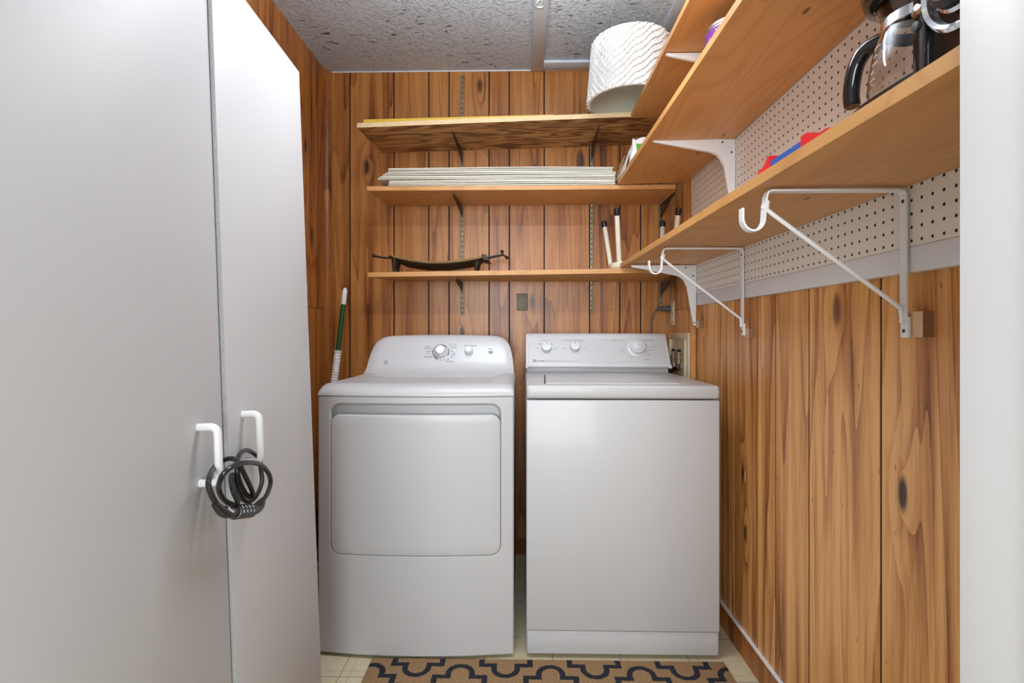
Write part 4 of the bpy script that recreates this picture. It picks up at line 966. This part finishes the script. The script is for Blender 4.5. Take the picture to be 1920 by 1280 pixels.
# recessed washer box with taps and hoses
wb = thing('washer_outlet_box', (0.732, 2.43, 0.89), 'cream recessed water supply box in the right wall beside the washer console', 'outlet box')
def yz(p, q, t): return (t, p, q)
b = MB()
X0, X1 = 0.7235, 0.7318
b.box(X0, X1, 2.290, 2.318, 0.872, 1.098, 0.001); b.box(X0, X1, 2.560, 2.590, 0.872, 1.098, 0.001); b.box(X0, X1, 2.318, 2.560, 1.066, 1.098, 0.001); b.box(X0, X1, 2.318, 2.560, 0.872, 0.888, 0.001)
b.build('frame', 'cream', wb)
b = MB(); b.box(0.7290, 0.7316, 2.318, 2.560, 0.888, 1.066); b.box(0.716, 0.7290, 2.318, 2.322, 0.888, 1.066); b.box(0.716, 0.7290, 2.556, 2.560, 0.888, 1.066); b.build('liner', 'cream', wb)
for yv in (2.385, 2.47):
    b = MB(); b.cyl((0.712, yv, 0.955), (0.712, yv, 1.012), 0.009, 0.008, 14); b.cyl((0.728, yv, 0.985), (0.700, yv, 0.985), 0.007, 0.007, 12); tp = b.build('valve', 'std_metal', wb)
    b = MB(); b.tube([(0.712, yv+0.022, 1.018), (0.712, yv, 1.016), (0.712, yv-0.022, 1.018)], [0.004, 0.007, 0.004], 10); b.build('lever', 'bronze_dark', tp)
    b = MB(); b.cyl((0.712, yv, 0.940), (0.712, yv, 0.957), 0.0125, 0.0125, 10); b.build('coupling', 'chrome', tp)
for yv, lab, hp_ in ((2.385, 'dark supply hose on the valve nearest the camera in the cream water box', [(0.698, 2.400, 0.932), (0.684, 2.425, 0.912), (0.681, 2.445, 0.86), (0.681, 2.45, 0.70)]),
                     (2.47, 'dark supply hose on the valve deepest in the cream water box', [(0.700, 2.49, 0.932), (0.686, 2.52, 0.912), (0.680, 2.54, 0.86), (0.680, 2.545, 0.70)])):
    b = MB(); b.tube(smooth_path([(0.711, yv, 0.9395), (0.708, yv, 0.934)]+hp_, 5), 0.0080, 12)
    tag(b.build('supply_hose', 'black', None, (0.70, yv, 0.7)), lab, 'hose', 'washer supply hoses')
# blank plate on the back wall
b = MB(); b.box(-0.027, 0.029, YB-0.003, YB-0.0002, 1.209, 1.294, 0.0008)
tag(b.build('blank_cover_plate', 'grey_blank', None, (0, YB, 1.25)), 'small speckled grey blank plate on the back wall above the dryer', 'wall plate')
# ceiling hook
b = MB(); b.tube(smooth_path([(0.070, 2.055, ZC-0.014), (0.078, 2.040, ZC-0.016), (0.070, 2.022, ZC-0.018), (0.058, 2.035, ZC-0.020), (0.054, 2.06, ZC-0.018), (0.066, 2.075, ZC-0.016), (0.082, 2.070, ZC-0.016)], 5), 0.003, 8)
tag(b.build('ceiling_hook', 'plastic_white', None, (0.07, 2.05, ZC-0.014)), 'small white squiggly hook on the grey ceiling batten', 'hook')
# green pole
po = thing('mop_pole', (-0.932, 2.285, 0.0), 'green mop pole with white ribbed grip standing behind the dryer', 'pole')
pa = Vector((-0.932, 2.285, 0.0)); pb = Vector((-0.843, 2.47, 1.312)); dd = pb-pa
fz = lambda z_: pa+dd*(z_/1.312)
b = MB(); b.tube([fz(0.80), fz(1.26)], 0.0108, 18); b.build('shaft', 'green', po)
b = MB(); b.tube([fz(0.0), fz(0.80)], 0.0100, 18); b.build('lower_shaft', 'dark_metal', po)
b = MB(); pts = []; rad = []
n = 76
for i in range(n+1):
    t = i/n; pts.append(fz(0.78+0.235*t)); rad.append(0.0155+0.0018*(1 if i % 4 < 2 else 0)+(0.003 if i >= n-2 else 0))
b.tube(pts, rad, 20); b.build('ribbed_grip', 'plastic_white', po)
b = MB(); b.tube([fz(1.232), fz(1.235), fz(1.275), fz(1.300), fz(1.310), fz(1.3135)], [0.0118, 0.0122, 0.0122, 0.0112, 0.0075, 0.002], 18); b.build('tip', 'plastic_white', po)
# hanging strip lamp (just above the frame)
cl = thing('hanging_lamp', (0.0, 1.36, ZC), 'slim white strip lamp hung on two wires below the grey ceiling', 'lamp')
b = MB(); b.box(-0.46, 0.46, 1.352, 1.368, 2.112, 2.132, 0.003); b.build('housing', 'plastic_white', cl)
b = MB(); b.tube([(-0.44, 1.36, 2.104), (0.44, 1.36, 2.104)], 0.010, 14); b.build('tube', 'diffuser', cl)
for x in (-0.40, 0.40):
    b = MB(); b.tube([(x, 1.36, 2.130), (x, 1.36, ZC-0.012)], 0.0015, 6); b.build('hanging_wire', 'steel', cl)
    b = MB(); b.lathe([(0.0, -0.014), (0.016, -0.012), (0.022, 0.0)], (x, 1.36, ZC), (0, 0, 1), 20, False); b.build('ceiling_cup', 'plastic_white', cl)
